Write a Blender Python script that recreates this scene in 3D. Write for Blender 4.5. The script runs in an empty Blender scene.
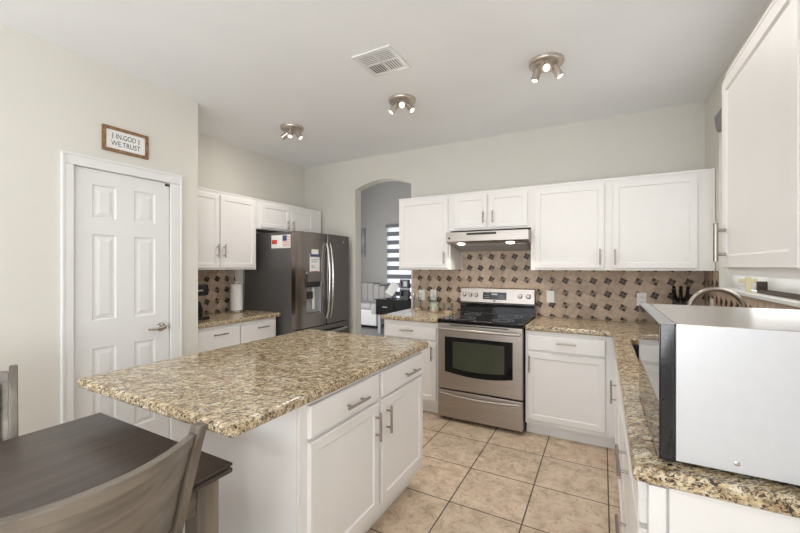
import bpy, bmesh, math, random
from mathutils import Vector, Matrix
random.seed(7)
R = math.radians
PI = math.pi
sc = bpy.context.scene
COL = sc.collection

# ------------------------------------------------------------------ camera
cd = bpy.data.cameras.new('camera')
cd.sensor_width = 36.0
cd.lens = 372.0 / 800.0 * 36.0
cd.clip_start = 0.02
cam = bpy.data.objects.new('camera', cd)
COL.objects.link(cam)
cam.location = (0, 0, 1.40)
cam.rotation_euler = (R(90), 0, math.atan(202 / 372))
sc.camera = cam

# ------------------------------------------------------------------ world, daylight, added lamps, exposure
w = bpy.data.worlds.new('sky')
sc.world = w
w.use_nodes = True
bg = w.node_tree.nodes['Background']
bg.inputs[0].default_value = (0.80, 0.90, 1.0, 1)
bg.inputs[1].default_value = 2.9


def area(name, loc, rot, sx, sy, power, col=(1, 1, 1)):
    l = bpy.data.lights.new(name, 'AREA')
    l.shape = 'RECTANGLE'
    l.size, l.size_y = sx, sy
    l.energy = power
    l.color = col
    o = bpy.data.objects.new(name, l)
    COL.objects.link(o)
    o.location = loc
    o.rotation_euler = rot
    return o


# unseen area lamp added in the rear opening, tilted up to brighten the ceiling
area('patio_fill', (-1.35, -3.1, 1.25), (R(130), 0, 0), 2.9, 2.0, 50, (0.965, 0.98, 1.0))
# added lamp at an unseen right-hand window, aimed up for a brighter ceiling
area('dining_fill', (0.72, -1.6, 1.35), (R(130), 0, R(90)), 1.9, 1.5, 62, (0.965, 0.98, 1.0))
# daylight through the kitchen window over the sink
area('daylight_sink_window', (0.795, 2.45, 1.82), (R(95), 0, R(90)), 0.8, 1.0, 4, (0.965, 0.98, 1.0))
# added fill lamp by the windowless side wall, brightening the living room
area('living_fill', (-5.95, 5.2, 1.5), (R(90), 0, R(-90)), 1.6, 1.6, 120, (0.965, 0.98, 1.0))

vs = sc.view_settings
vs.view_transform = 'Standard'
vs.look = 'None'
vs.gamma = 1.0
vs.use_curve_mapping = False
vs.exposure = 0.17


# ------------------------------------------------------------------ materials
def srgb(r, g, b):
    def f(c):
        c /= 255.0
        return c / 12.92 if c <= 0.04045 else ((c + 0.055) / 1.055) ** 2.4
    return (f(r), f(g), f(b), 1)


def mat(name):
    m = bpy.data.materials.new(name)
    m.use_nodes = True
    nt = m.node_tree
    p = nt.nodes['Principled BSDF']
    return m, nt, p


def N(nt, kind, **kw):
    n = nt.nodes.new(kind)
    for k, v in kw.items():
        setattr(n, k, v)
    return n


def ramp(nt, stops, interp='LINEAR'):
    n = nt.nodes.new('ShaderNodeValToRGB')
    n.color_ramp.interpolation = interp
    el = n.color_ramp.elements
    while len(el) < len(stops):
        el.new(0.5)
    for e, (p, c) in zip(el, stops):
        e.position = p
        e.color = c
    return n


def plain(name, col, rough=0.5, metal=0.0, noise=0.03, nscale=12, bump=0.0, bscale=200, coat=0.0, spec=None):
    """base colour with a faint procedural mottling and optional fine bump"""
    m, nt, p = mat(name)
    tc = N(nt, 'ShaderNodeTexCoord')
    no = N(nt, 'ShaderNodeTexNoise')
    no.inputs['Scale'].default_value = nscale
    no.inputs['Detail'].default_value = 4
    nt.links.new(tc.outputs['Object'], no.inputs['Vector'])
    a = tuple(c * (1 - noise) for c in col[:3]) + (1,)
    b = tuple(min(1, c * (1 + noise)) for c in col[:3]) + (1,)
    r = ramp(nt, [(0.3, a), (0.7, b)])
    nt.links.new(no.outputs['Fac'], r.inputs[0])
    nt.links.new(r.outputs[0], p.inputs['Base Color'])
    p.inputs['Roughness'].default_value = rough
    p.inputs['Metallic'].default_value = metal
    if coat:
        p.inputs['Coat Weight'].default_value = coat
        p.inputs['Coat Roughness'].default_value = 0.05
    if spec is not None:
        p.inputs['Specular IOR Level'].default_value = spec
    if bump:
        n2 = N(nt, 'ShaderNodeTexNoise')
        n2.inputs['Scale'].default_value = bscale
        n2.inputs['Detail'].default_value = 2
        nt.links.new(tc.outputs['Object'], n2.inputs['Vector'])
        bp = N(nt, 'ShaderNodeBump')
        bp.inputs['Strength'].default_value = bump
        bp.inputs['Distance'].default_value = 0.002
        nt.links.new(n2.outputs['Fac'], bp.inputs['Height'])
        nt.links.new(bp.outputs[0], p.inputs['Normal'])
    return m


def brushed(name, col, rough=0.28, axis='Z', strength=0.12):
    """brushed metal with fine streaks running along one axis"""
    m, nt, p = mat(name)
    tc = N(nt, 'ShaderNodeTexCoord')
    mp = N(nt, 'ShaderNodeMapping')
    s = {'X': (2, 300, 300), 'Y': (300, 2, 300), 'Z': (300, 300, 2)}[axis]
    mp.inputs['Scale'].default_value = s
    no = N(nt, 'ShaderNodeTexNoise')
    no.inputs['Scale'].default_value = 1.0
    no.inputs['Detail'].default_value = 3
    nt.links.new(tc.outputs['Object'], mp.inputs['Vector'])
    nt.links.new(mp.outputs[0], no.inputs['Vector'])
    a = tuple(c * (1 - strength) for c in col[:3]) + (1,)
    b = tuple(min(1, c * (1 + strength)) for c in col[:3]) + (1,)
    r = ramp(nt, [(0.3, a), (0.7, b)])
    nt.links.new(no.outputs['Fac'], r.inputs[0])
    nt.links.new(r.outputs[0], p.inputs['Base Color'])
    p.inputs['Metallic'].default_value = 1.0
    mr = N(nt, 'ShaderNodeMapRange')
    mr.inputs['To Min'].default_value = rough * 0.85
    mr.inputs['To Max'].default_value = rough * 1.2
    nt.links.new(no.outputs['Fac'], mr.inputs['Value'])
    nt.links.new(mr.outputs[0], p.inputs['Roughness'])
    return m


def emis(name, col, strength):
    m, nt, p = mat(name)
    p.inputs['Base Color'].default_value = col
    p.inputs['Emission Color'].default_value = col
    p.inputs['Emission Strength'].default_value = strength
    return m


def glass(name, tint=(1, 1, 1, 1), refl=0.12):
    m, nt, p = mat(name)
    nt.nodes.remove(p)
    out = nt.nodes['Material Output']
    tr = N(nt, 'ShaderNodeBsdfTransparent')
    tr.inputs[0].default_value = tint
    gl = N(nt, 'ShaderNodeBsdfGlossy')
    gl.inputs['Roughness'].default_value = 0.02
    lw = N(nt, 'ShaderNodeLayerWeight')
    lw.inputs['Blend'].default_value = 0.35
    mr = N(nt, 'ShaderNodeMapRange')
    mr.inputs['To Min'].default_value = refl * 0.4
    mr.inputs['To Max'].default_value = min(1, refl * 5)
    mx = N(nt, 'ShaderNodeMixShader')
    nt.links.new(lw.outputs['Facing'], mr.inputs['Value'])
    nt.links.new(mr.outputs[0], mx.inputs[0])
    nt.links.new(tr.outputs[0], mx.inputs[1])
    nt.links.new(gl.outputs[0], mx.inputs[2])
    nt.links.new(mx.outputs[0], out.inputs['Surface'])
    return m


def granite(name):
    m, nt, p = mat(name)
    tc = N(nt, 'ShaderNodeTexCoord')
    mp = N(nt, 'ShaderNodeMapping')
    mp.vector_type = 'TEXTURE'
    mp.inputs['Rotation'].default_value = (0, 0, R(35))
    mp.inputs['Scale'].default_value = (1.4, 0.66, 0.75)
    nt.links.new(tc.outputs['Object'], mp.inputs['Vector'])

    def noise(scale, detail, dist=0.0, rough=0.55):
        n = N(nt, 'ShaderNodeTexNoise')
        n.inputs['Scale'].default_value = scale
        n.inputs['Detail'].default_value = detail
        n.inputs['Distortion'].default_value = dist
        n.inputs['Roughness'].default_value = rough
        nt.links.new(mp.outputs[0], n.inputs['Vector'])
        return n
    base = noise(30, 6, 0.5)
    rb = ramp(nt, [(0.30, srgb(150, 122, 90)), (0.42, srgb(192, 168, 130)), (0.54, srgb(216, 198, 164)), (0.70, srgb(228, 218, 198))])
    nt.links.new(base.outputs['Fac'], rb.inputs[0])
    cur = rb.outputs[0]

    def layer(cur, n, lo, hi, col, amt=1.0):
        r = ramp(nt, [(lo, (0, 0, 0, 1)), (hi, (amt, amt, amt, 1))])
        nt.links.new(n.outputs['Fac'], r.inputs[0])
        mx = N(nt, 'ShaderNodeMixRGB')
        nt.links.new(r.outputs[0], mx.inputs[0])
        nt.links.new(cur, mx.inputs[1])
        mx.inputs[2].default_value = col
        return mx.outputs[0]
    cur = layer(cur, noise(44, 5, 0.8), 0.52, 0.60, srgb(146, 122, 94), 0.7)
    cur = layer(cur, noise(75, 4, 0.6), 0.53, 0.60, srgb(112, 98, 84), 0.75)
    cur = layer(cur, noise(58, 5, 1.4), 0.555, 0.60, srgb(50, 42, 36), 0.95)
    cur = layer(cur, noise(140, 3, 0.3), 0.58, 0.63, srgb(50, 42, 38), 0.85)
    nt.links.new(cur, p.inputs['Base Color'])
    p.inputs['Roughness'].default_value = 0.14
    p.inputs['Specular IOR Level'].default_value = 0.55
    return m


def wood(name, c1, c2, rough=0.4, axis='X', scale=1.0, coat=0.0):
    m, nt, p = mat(name)
    tc = N(nt, 'ShaderNodeTexCoord')
    mp = N(nt, 'ShaderNodeMapping')
    s = {'X': (1.5, 28, 28), 'Y': (28, 1.5, 28), 'Z': (28, 28, 1.5)}[axis]
    mp.inputs['Scale'].default_value = tuple(k * scale for k in s)
    no = N(nt, 'ShaderNodeTexNoise')
    no.inputs['Scale'].default_value = 1
    no.inputs['Detail'].default_value = 6
    no.inputs['Distortion'].default_value = 0.6
    nt.links.new(tc.outputs['Object'], mp.inputs['Vector'])
    nt.links.new(mp.outputs[0], no.inputs['Vector'])
    r = ramp(nt, [(0.28, c1), (0.72, c2)])
    nt.links.new(no.outputs['Fac'], r.inputs[0])
    nt.links.new(r.outputs[0], p.inputs['Base Color'])
    p.inputs['Roughness'].default_value = rough
    if coat:
        p.inputs['Coat Weight'].default_value = coat
        p.inputs['Coat Roughness'].default_value = 0.15
    return m


def floor_tiles(name, pitch, ox, oy, c1, c2, cm, grout):
    m, nt, p = mat(name)
    tc = N(nt, 'ShaderNodeTexCoord')
    mp = N(nt, 'ShaderNodeMapping')
    mp.inputs['Location'].default_value = (-ox, -oy, 0)
    nt.links.new(tc.outputs['Object'], mp.inputs['Vector'])
    br = N(nt, 'ShaderNodeTexBrick')
    br.offset = 0.0
    br.squash = 1.0
    br.inputs['Scale'].default_value = 1.0
    br.inputs['Brick Width'].default_value = pitch
    br.inputs['Row Height'].default_value = pitch
    br.inputs['Mortar Size'].default_value = 0.0042
    br.inputs['Mortar Smooth'].default_value = 0.2
    br.inputs['Bias'].default_value = 0.0
    br.inputs['Color1'].default_value = (0.92, 0.92, 0.92, 1)
    br.inputs['Color2'].default_value = (1.05, 1.03, 1.0, 1)
    br.inputs['Mortar'].default_value = (1, 1, 1, 1)
    nt.links.new(mp.outputs[0], br.inputs['Vector'])
    no = N(nt, 'ShaderNodeTexNoise')
    no.inputs['Scale'].default_value = 9
    no.inputs['Detail'].default_value = 8
    no.inputs['Roughness'].default_value = 0.68
    no.inputs['Distortion'].default_value = 0.5
    nt.links.new(tc.outputs['Object'], no.inputs['Vector'])
    r = ramp(nt, [(0.3, c1), (0.5, c2), (0.72, cm)])
    nt.links.new(no.outputs['Fac'], r.inputs[0])
    n2 = N(nt, 'ShaderNodeTexNoise')
    n2.inputs['Scale'].default_value = 34
    n2.inputs['Detail'].default_value = 4
    n2.inputs['Distortion'].default_value = 1.0
    nt.links.new(tc.outputs['Object'], n2.inputs['Vector'])
    r2 = ramp(nt, [(0.35, (0.78, 0.74, 0.70, 1)), (0.47, (1, 1, 1, 1))])
    nt.links.new(n2.outputs['Fac'], r2.inputs[0])
    m1 = N(nt, 'ShaderNodeMixRGB', blend_type='MULTIPLY')
    m1.inputs[0].default_value = 1
    nt.links.new(r.outputs[0], m1.inputs[1])
    nt.links.new(r2.outputs[0], m1.inputs[2])
    m2 = N(nt, 'ShaderNodeMixRGB', blend_type='MULTIPLY')
    m2.inputs[0].default_value = 1
    nt.links.new(m1.outputs[0], m2.inputs[1])
    nt.links.new(br.outputs['Color'], m2.inputs[2])
    m3 = N(nt, 'ShaderNodeMixRGB')
    nt.links.new(br.outputs['Fac'], m3.inputs[0])
    nt.links.new(m2.outputs[0], m3.inputs[1])
    m3.inputs[2].default_value = grout
    nt.links.new(m3.outputs[0], p.inputs['Base Color'])
    p.inputs['Roughness'].default_value = 0.38
    inv = N(nt, 'ShaderNodeMath', operation='SUBTRACT')
    inv.inputs[0].default_value = 1
    nt.links.new(br.outputs['Fac'], inv.inputs[1])
    bp = N(nt, 'ShaderNodeBump')
    bp.inputs['Strength'].default_value = 0.5
    bp.inputs['Distance'].default_value = 0.003
    nt.links.new(inv.outputs[0], bp.inputs['Height'])
    nt.links.new(bp.outputs[0], p.inputs['Normal'])
    return m


def tile_mat(name, ca, cb, rough, nscale):
    """one tile's own tint comes from the per-face attribute 'tint'"""
    m, nt, p = mat(name)
    at = N(nt, 'ShaderNodeAttribute')
    at.attribute_name = 'tint'
    r = ramp(nt, [(0.0, ca), (1.0, cb)])
    nt.links.new(at.outputs['Fac'], r.inputs[0])
    tc = N(nt, 'ShaderNodeTexCoord')
    no = N(nt, 'ShaderNodeTexNoise')
    no.inputs['Scale'].default_value = nscale
    no.inputs['Detail'].default_value = 5
    nt.links.new(tc.outputs['Object'], no.inputs['Vector'])
    r2 = ramp(nt, [(0.3, (0.8, 0.78, 0.76, 1)), (0.6, (1.04, 1.02, 1.0, 1))])
    nt.links.new(no.outputs['Fac'], r2.inputs[0])
    mx = N(nt, 'ShaderNodeMixRGB', blend_type='MULTIPLY')
    mx.inputs[0].default_value = 1
    nt.links.new(r.outputs[0], mx.inputs[1])
    nt.links.new(r2.outputs[0], mx.inputs[2])
    nt.links.new(mx.outputs[0], p.inputs['Base Color'])
    p.inputs['Roughness'].default_value = rough
    return m


def translucent(name, col, k=0.5):
    m, nt, p = mat(name)
    out = nt.nodes['Material Output']
    p.inputs['Base Color'].default_value = col
    p.inputs['Roughness'].default_value = 0.8
    tl = N(nt, 'ShaderNodeBsdfTranslucent')
    tl.inputs[0].default_value = col
    mx = N(nt, 'ShaderNodeMixShader')
    mx.inputs[0].default_value = k
    nt.links.new(p.outputs[0], mx.inputs[1])
    nt.links.new(tl.outputs[0], mx.inputs[2])
    nt.links.new(mx.outputs[0], out.inputs['Surface'])
    return m


M = {}
M['wall'] = plain('wall_paint', srgb(221, 217, 208), 0.85, noise=0.012, nscale=3, bump=0.12, bscale=140)
M['ceiling'] = plain('ceiling_paint', srgb(244, 245, 246), 0.9, noise=0.012, nscale=3, bump=0.12, bscale=120)
M['grey_wall'] = plain('grey_wall_paint', srgb(173, 171, 167), 0.88, noise=0.015, nscale=3, bump=0.1, bscale=140)
M['trim'] = plain('white_trim', srgb(232, 231, 229), 0.45, noise=0.01)
M['cab'] = plain('cabinet_paint', srgb(236, 233, 230), 0.42, noise=0.012, nscale=6)
M['cabin'] = plain('cabinet_gap', srgb(190, 184, 178), 0.6, noise=0.02)
M['granite'] = granite('speckled_granite')
M['floor'] = floor_tiles('ceramic_floor_tile', 0.4175, -0.8005, 2.0885,
                         srgb(176, 155, 132), srgb(212, 191, 167), srgb(228, 211, 190), srgb(72, 62, 54))
M['grey_floor'] = plain('grey_floor', srgb(120, 118, 116), 0.5, noise=0.1)
M['tile_big'] = tile_mat('tumbled_stone_tile', srgb(176, 155, 136), srgb(202, 182, 163), 0.55, 26)
M['tile_small'] = tile_mat('mosaic_insert', srgb(42, 33, 26), srgb(150, 130, 106), 0.45, 60)
M['grout'] = plain('tile_grout', srgb(158, 136, 116), 0.9, noise=0.05)
M['steel'] = brushed('brushed_steel', srgb(176, 168, 161), 0.34, 'X')
M['steel_v'] = brushed('brushed_steel_upright', srgb(190, 184, 178), 0.28, 'Z')
M['fridge_front'] = brushed('dark_stainless', srgb(142, 135, 130), 0.22, 'Z', 0.1)
M['fridge_side'] = plain('charcoal_enamel', srgb(98, 95, 93), 0.42, metal=0.35, noise=0.03)
M['nickel'] = plain('brushed_nickel', srgb(168, 160, 152), 0.32, metal=1.0, noise=0.02)
M['chrome'] = plain('polished_chrome', srgb(215, 212, 208), 0.12, metal=1.0, noise=0.01)
M['black_glass'] = plain('black_glass', srgb(9, 9, 10), 0.06, noise=0.02, spec=0.35)
M['black'] = plain('black_plastic', srgb(20, 19, 19), 0.35, noise=0.05)
M['black_gloss'] = plain('black_lacquer', srgb(16, 15, 16), 0.18, noise=0.05)
M['recess_shade'] = plain('painted_recess_shade', srgb(30, 29, 28), 0.8, noise=0.03)  # near-black that paints in the shade inside the duct and oven slot
M['oven_glass'] = plain('oven_window_glass', srgb(56, 62, 46), 0.08, noise=0.12, nscale=5, spec=0.7)
M['white_plastic'] = plain('white_plastic', srgb(238, 236, 232), 0.4, noise=0.01)
M['grey_plastic'] = plain('grey_plastic', srgb(170, 170, 172), 0.4, noise=0.02)
M['silver_paint'] = plain('pale_silver_paint', srgb(212, 213, 216), 0.36, metal=0.25, noise=0.015, nscale=40)
M['mw_top'] = brushed('microwave_steel', srgb(196, 190, 184), 0.24, 'X', 0.06)
M['mw_glass'] = plain('mirror_glass', srgb(60, 58, 58), 0.04, metal=0.85, noise=0.02)
M['mw_side'] = plain('smoked_glass_edge', srgb(30, 32, 38), 0.12, noise=0.25, nscale=14, spec=0.6)
M['paper'] = plain('white_paper', srgb(240, 239, 236), 0.8, noise=0.01)
M['towel'] = plain('paper_towel', srgb(240, 238, 234), 0.95, noise=0.02, bump=0.4, bscale=160)
M['red'] = plain('red_print', srgb(206, 72, 52), 0.6, noise=0.02)
M['blue'] = plain('blue_print', srgb(58, 74, 118), 0.6, noise=0.02)
M['orange'] = plain('orange_print', srgb(222, 98, 58), 0.6, noise=0.02)
M['pink'] = plain('pale_red_stripe', srgb(216, 150, 140), 0.6, noise=0.02)
M['ink'] = plain('dark_ink', srgb(46, 46, 48), 0.7, noise=0.02)
M['rustic'] = wood('rustic_frame_wood', srgb(96, 70, 48), srgb(166, 128, 92), 0.7, 'Y', 1.5)
M['table_top'] = wood('dark_table_top', srgb(58, 50, 45), srgb(84, 73, 66), 0.30, 'Y', 1.0)
M['chair_wood'] = wood('weathered_grey_wood', srgb(92, 84, 75), srgb(136, 126, 114), 0.38, 'X', 0.8)
M['leg_wood'] = wood('weathered_grey_leg', srgb(92, 84, 75), srgb(132, 122, 110), 0.4, 'Z', 0.8)
M['taupe'] = plain('taupe_fabric', srgb(178, 163, 154), 0.95, noise=0.08, nscale=90, bump=0.5, bscale=500)
M['sofa'] = plain('light_grey_velvet', srgb(172, 168, 166), 0.9, noise=0.06, nscale=30, bump=0.3, bscale=300)
M['sofa_white'] = plain('pale_leather', srgb(214, 212, 210), 0.6, noise=0.03)
M['shade_dark'] = plain('dark_shade_band', srgb(120, 120, 124), 0.9, noise=0.03)
M['shade_light'] = translucent('sheer_shade_band', srgb(245, 245, 246), 0.75)
M['white_shade'] = translucent('white_roller_fabric', srgb(244, 242, 238), 0.45)
M['valance'] = plain('grey_valance', srgb(140, 136, 134), 0.6, noise=0.03)
M['glass'] = glass('clear_glass')
M['jar_glass'] = glass('jar_glass', (0.96, 0.97, 0.96, 1), 0.10)
M['wax'] = plain('peach_wax', srgb(226, 190, 160), 0.6, noise=0.05)
M['green'] = plain('pale_green_sweets', srgb(206, 214, 196), 0.7, noise=0.3, nscale=60)
M['bulb'] = emis('lit_bulb', (1.0, 0.93, 0.84, 1), 4)
M['canopy'] = plain('satin_nickel_canopy', srgb(206, 196, 186), 0.34, metal=1.0, noise=0.02)
M['hood_bulb'] = emis('lit_hood_lens', (1.0, 0.92, 0.82, 1), 3)
M['dark_sink'] = plain('dark_composite', srgb(42, 43, 48), 0.4, noise=0.1, nscale=80)
M['bronze'] = plain('dark_bronze_wood', srgb(84, 72, 62), 0.5, noise=0.08)
M['cream'] = plain('cream_ceramic', srgb(232, 220, 180), 0.5, noise=0.03)
M['canvas'] = plain('grey_canvas_print', srgb(150, 152, 154), 0.8, noise=0.3, nscale=5)
M['display'] = plain('range_display', srgb(22, 24, 28), 0.15, noise=0.1)
M['coffee_glass'] = plain('coffee_carafe_glass', srgb(24, 20, 18), 0.06, noise=0.1)


# ------------------------------------------------------------------ mesh helpers
def add_tmp(bm, tb, mi=0):
    for f in tb.faces:
        f.material_index = mi
    me = bpy.data.meshes.new('tmp')
    tb.to_mesh(me)
    tb.free()
    bm.from_mesh(me)
    bpy.data.meshes.remove(me)


def box(bm, x0, x1, y0, y1, z0, z1, bev=0.0, mi=0, seg=2, M4=None):
    tb = bmesh.new()
    bmesh.ops.create_cube(tb, size=1.0)
    for v in tb.verts:
        v.co = Vector(((x0 + x1) / 2 + v.co.x * (x1 - x0), (y0 + y1) / 2 + v.co.y * (y1 - y0), (z0 + z1) / 2 + v.co.z * (z1 - z0)))
    if bev > 0:
        bmesh.ops.bevel(tb, geom=list(tb.edges), offset=bev, segments=seg, profile=0.5, affect='EDGES')
    if M4 is not None:
        bmesh.ops.transform(tb, matrix=M4, verts=list(tb.verts))
    add_tmp(bm, tb, mi)


def tube(bm, pts, r, n=12, mi=0, caps=True):
    tb = bmesh.new()
    pts = [Vector(p) for p in pts]
    rs = r if isinstance(r, (list, tuple)) else [r] * len(pts)
    rings = []
    prev = None
    for i, p in enumerate(pts):
        a = pts[max(0, i - 1)]
        b = pts[min(len(pts) - 1, i + 1)]
        t = (b - a).normalized()
        if prev is None:
            ref = Vector((0, 0, 1)) if abs(t.z) < 0.9 else Vector((1, 0, 0))
            u = t.cross(ref).normalized()
        else:
            u = (prev - t * prev.dot(t)).normalized()
        prev = u
        v = t.cross(u)
        rings.append([tb.verts.new(p + (u * math.cos(2 * PI * k / n) + v * math.sin(2 * PI * k / n)) * rs[i]) for k in range(n)])
    for a, b in zip(rings, rings[1:]):
        for k in range(n):
            tb.faces.new((a[k], a[(k + 1) % n], b[(k + 1) % n], b[k]))
    if caps:
        tb.faces.new(rings[0][::-1])
        tb.faces.new(rings[-1])
    bmesh.ops.recalc_face_normals(tb, faces=list(tb.faces))
    add_tmp(bm, tb, mi)


def lathe(bm, prof, n=24, mi=0, M4=None, close=True):
    """profile = [(radius, z), ...] turned about Z"""
    tb = bmesh.new()
    rings = []
    for r, z in prof:
        if r < 1e-6:
            rings.append([tb.verts.new((0, 0, z))])
        else:
            rings.append([tb.verts.new((r * math.cos(2 * PI * k / n), r * math.sin(2 * PI * k / n), z)) for k in range(n)])
    for a, b in zip(rings, rings[1:]):
        for k in range(n):
            k2 = (k + 1) % n
            if len(a) == 1 and len(b) > 1:
                tb.faces.new((a[0], b[k2], b[k]))
            elif len(b) == 1 and len(a) > 1:
                tb.faces.new((a[k], a[k2], b[0]))
            elif len(a) > 1:
                tb.faces.new((a[k], a[k2], b[k2], b[k]))
    if close:
        if len(rings[0]) > 1:
            tb.faces.new(rings[0][::-1])
        if len(rings[-1]) > 1:
            tb.faces.new(rings[-1])
    bmesh.ops.recalc_face_normals(tb, faces=list(tb.faces))
    if M4 is not None:
        bmesh.ops.transform(tb, matrix=M4, verts=list(tb.verts))
    add_tmp(bm, tb, mi)


def prism(bm, poly, d0, d1, axis='Y', mi=0, bev=0.0):
    """polygon in the two other axes, extruded along one axis from d0 to d1"""
    tb = bmesh.new()

    def P(a, b, d):
        return {'Y': (a, d, b), 'X': (d, a, b), 'Z': (a, b, d)}[axis]
    lo = [tb.verts.new(P(a, b, d0)) for a, b in poly]
    hi = [tb.verts.new(P(a, b, d1)) for a, b in poly]
    n = len(poly)
    tb.faces.new(lo)
    tb.faces.new(hi[::-1])
    for k in range(n):
        tb.faces.new((lo[k], hi[k], hi[(k + 1) % n], lo[(k + 1) % n]))
    bmesh.ops.recalc_face_normals(tb, faces=list(tb.faces))
    if bev:
        bmesh.ops.bevel(tb, geom=list(tb.edges), offset=bev, segments=2, profile=0.5, affect='EDGES')
    add_tmp(bm, tb, mi)


def slab(bm, xs, ys, inc, z0, z1, bev=0.0, mi=0, seg=4):
    """flat plate made of grid cells (for L shapes and cut-outs), rounded edges"""
    tb = bmesh.new()
    vv = {}

    def V(i, j):
        if (i, j) not in vv:
            vv[(i, j)] = tb.verts.new((xs[i], ys[j], z0))
        return vv[(i, j)]
    fs = []
    for i in range(len(xs) - 1):
        for j in range(len(ys) - 1):
            if inc((xs[i] + xs[i + 1]) / 2, (ys[j] + ys[j + 1]) / 2):
                fs.append(tb.faces.new((V(i, j), V(i + 1, j), V(i + 1, j + 1), V(i, j + 1))))
    r = bmesh.ops.extrude_face_region(tb, geom=fs, use_keep_orig=True)
    for g in r['geom']:
        if isinstance(g, bmesh.types.BMVert):
            g.co.z = z1
    bmesh.ops.recalc_face_normals(tb, faces=list(tb.faces))
    bmesh.ops.dissolve_limit(tb, angle_limit=R(2), verts=list(tb.verts), edges=list(tb.edges))
    if bev:
        es = [e for e in tb.edges if len(e.link_faces) == 2 and e.calc_face_angle(0) > R(40)]
        bmesh.ops.bevel(tb, geom=es, offset=bev, segments=seg, profile=0.5, affect='EDGES')
    add_tmp(bm, tb, mi)


def panel(bm, x0, x1, z0, z1, t, cells, depth=0.006, slope=0.008, raised=0.0, ch=0.003, mi=0, yf=0.0):
    """door or drawer front in the XZ plane; back at y=yf, face at y=yf-t; cells = recessed fields"""
    tb = bmesh.new()
    xs = sorted(set([x0 + ch, x1 - ch] + [c[0] for c in cells] + [c[1] for c in cells]))
    zs = sorted(set([z0 + ch, z1 - ch] + [c[2] for c in cells] + [c[3] for c in cells]))
    yF = yf - t
    cache = {}

    def V(x, y, z):
        k = (round(x, 5), round(y, 5), round(z, 5))
        if k not in cache:
            cache[k] = tb.verts.new((x, y, z))
        return cache[k]

    def ring(a, ya, b, yb):
        A = [(a[0], a[2]), (a[1], a[2]), (a[1], a[3]), (a[0], a[3])]
        B = [(b[0], b[2]), (b[1], b[2]), (b[1], b[3]), (b[0], b[3])]
        for k in range(4):
            q = (k + 1) % 4
            tb.faces.new((V(A[k][0], ya, A[k][1]), V(A[q][0], ya, A[q][1]), V(B[q][0], yb, B[q][1]), V(B[k][0], yb, B[k][1])))
    for i in range(len(xs) - 1):
        for j in range(len(zs) - 1):
            cx, cz = (xs[i] + xs[i + 1]) / 2, (zs[j] + zs[j + 1]) / 2
            if any(c[0] < cx < c[1] and c[2] < cz < c[3] for c in cells):
                continue
            tb.faces.new((V(xs[i], yF, zs[j]), V(xs[i + 1], yF, zs[j]), V(xs[i + 1], yF, zs[j + 1]), V(xs[i], yF, zs[j + 1])))
    for c in cells:
        def ins(c, s):
            return (c[0] + s, c[1] - s, c[2] + s, c[3] - s)
        c1 = ins(c, slope)
        # the cell border is split where other cut lines cross it, so use plain corners here
        ring(c, yF, c1, yF + depth)
        last, ly = c1, yF + depth
        if raised > 0:
            c2 = ins(c1, 0.012)
            ring(c1, ly, c2, ly)
            c3 = ins(c2, 0.022)
            ring(c2, ly, c3, yF + depth - raised)
            last, ly = c3, yF + depth - raised
        tb.faces.new((V(last[0], ly, last[2]), V(last[1], ly, last[2]), V(last[1], ly, last[3]), V(last[0], ly, last[3])))
    o = (x0, x1, z0, z1)
    f = (x0 + ch, x1 - ch, z0 + ch, z1 - ch)
    ring(o, yF + ch, f, yF)
    ring(o, yf, o, yF + ch)
    tb.faces.new((V(x0, yf, z0), V(x0, yf, z1), V(x1, yf, z1), V(x1, yf, z0)))
    bmesh.ops.recalc_face_normals(tb, faces=list(tb.faces))
    add_tmp(bm, tb, mi)


def build(name, bm, mats, parent=None, smooth=True, loc=None, rot=None):
    me = bpy.data.meshes.new(name)
    bm.to_mesh(me)
    bm.free()
    if not isinstance(mats, (list, tuple)):
        mats = [mats]
    for m in mats:
        me.materials.append(m)
    if smooth:
        me.polygons.foreach_set('use_smooth', [True] * len(me.polygons))
        me.set_sharp_from_angle(angle=R(50))
    o = bpy.data.objects.new(name, me)
    if smooth:
        wn = o.modifiers.new('weighted_normals', 'WEIGHTED_NORMAL')
        wn.keep_sharp = True
        wn.weight = 100
    COL.objects.link(o)
    if parent is not None:
        o.parent = parent
    if loc is not None:
        o.location = loc
    if rot is not None:
        o.rotation_euler = rot
    return o


def tag(o, label, cat, group=None):
    o['label'] = label
    o['category'] = cat
    if group:
        o['group'] = group
    return o


def thing(name, label, cat, loc=(0, 0, 0), rz=0.0, group=None):
    o = bpy.data.objects.new(name, None)
    o.empty_display_size = 0.1
    COL.objects.link(o)
    o.location = loc
    o.rotation_euler = (0, 0, rz)
    return tag(o, label, cat, group)


def struct(name, bm, mats, label=None, smooth=False):
    o = build(name, bm, mats, smooth=smooth)
    o['kind'] = 'structure'
    if label:
        o['label'] = label
    return o


def copy_tree(o, parent=None):
    c = o.copy()
    COL.objects.link(c)
    if parent is not None:
        c.parent = parent
    for ch in list(o.children):
        copy_tree(ch, c)
    return c


def text_mesh(name, body, size, m, parent, loc, rot, extrude=0.0004):
    cu = bpy.data.curves.new(name, 'FONT')
    cu.body = body
    cu.size = size
    cu.align_x = 'CENTER'
    cu.align_y = 'CENTER'
    cu.extrude = extrude
    tmp = bpy.data.objects.new('tmp_text', cu)
    COL.objects.link(tmp)
    dg = bpy.context.evaluated_depsgraph_get()
    dg.update()
    me = bpy.data.meshes.new_from_object(tmp.evaluated_get(dg))
    bpy.data.objects.remove(tmp)
    bpy.data.curves.remove(cu)
    me.name = name
    me.materials.clear()
    me.materials.append(m)
    o = bpy.data.objects.new(name, me)
    COL.objects.link(o)
    o.parent = parent
    o.location = loc
    o.rotation_euler = rot
    return o


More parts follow.
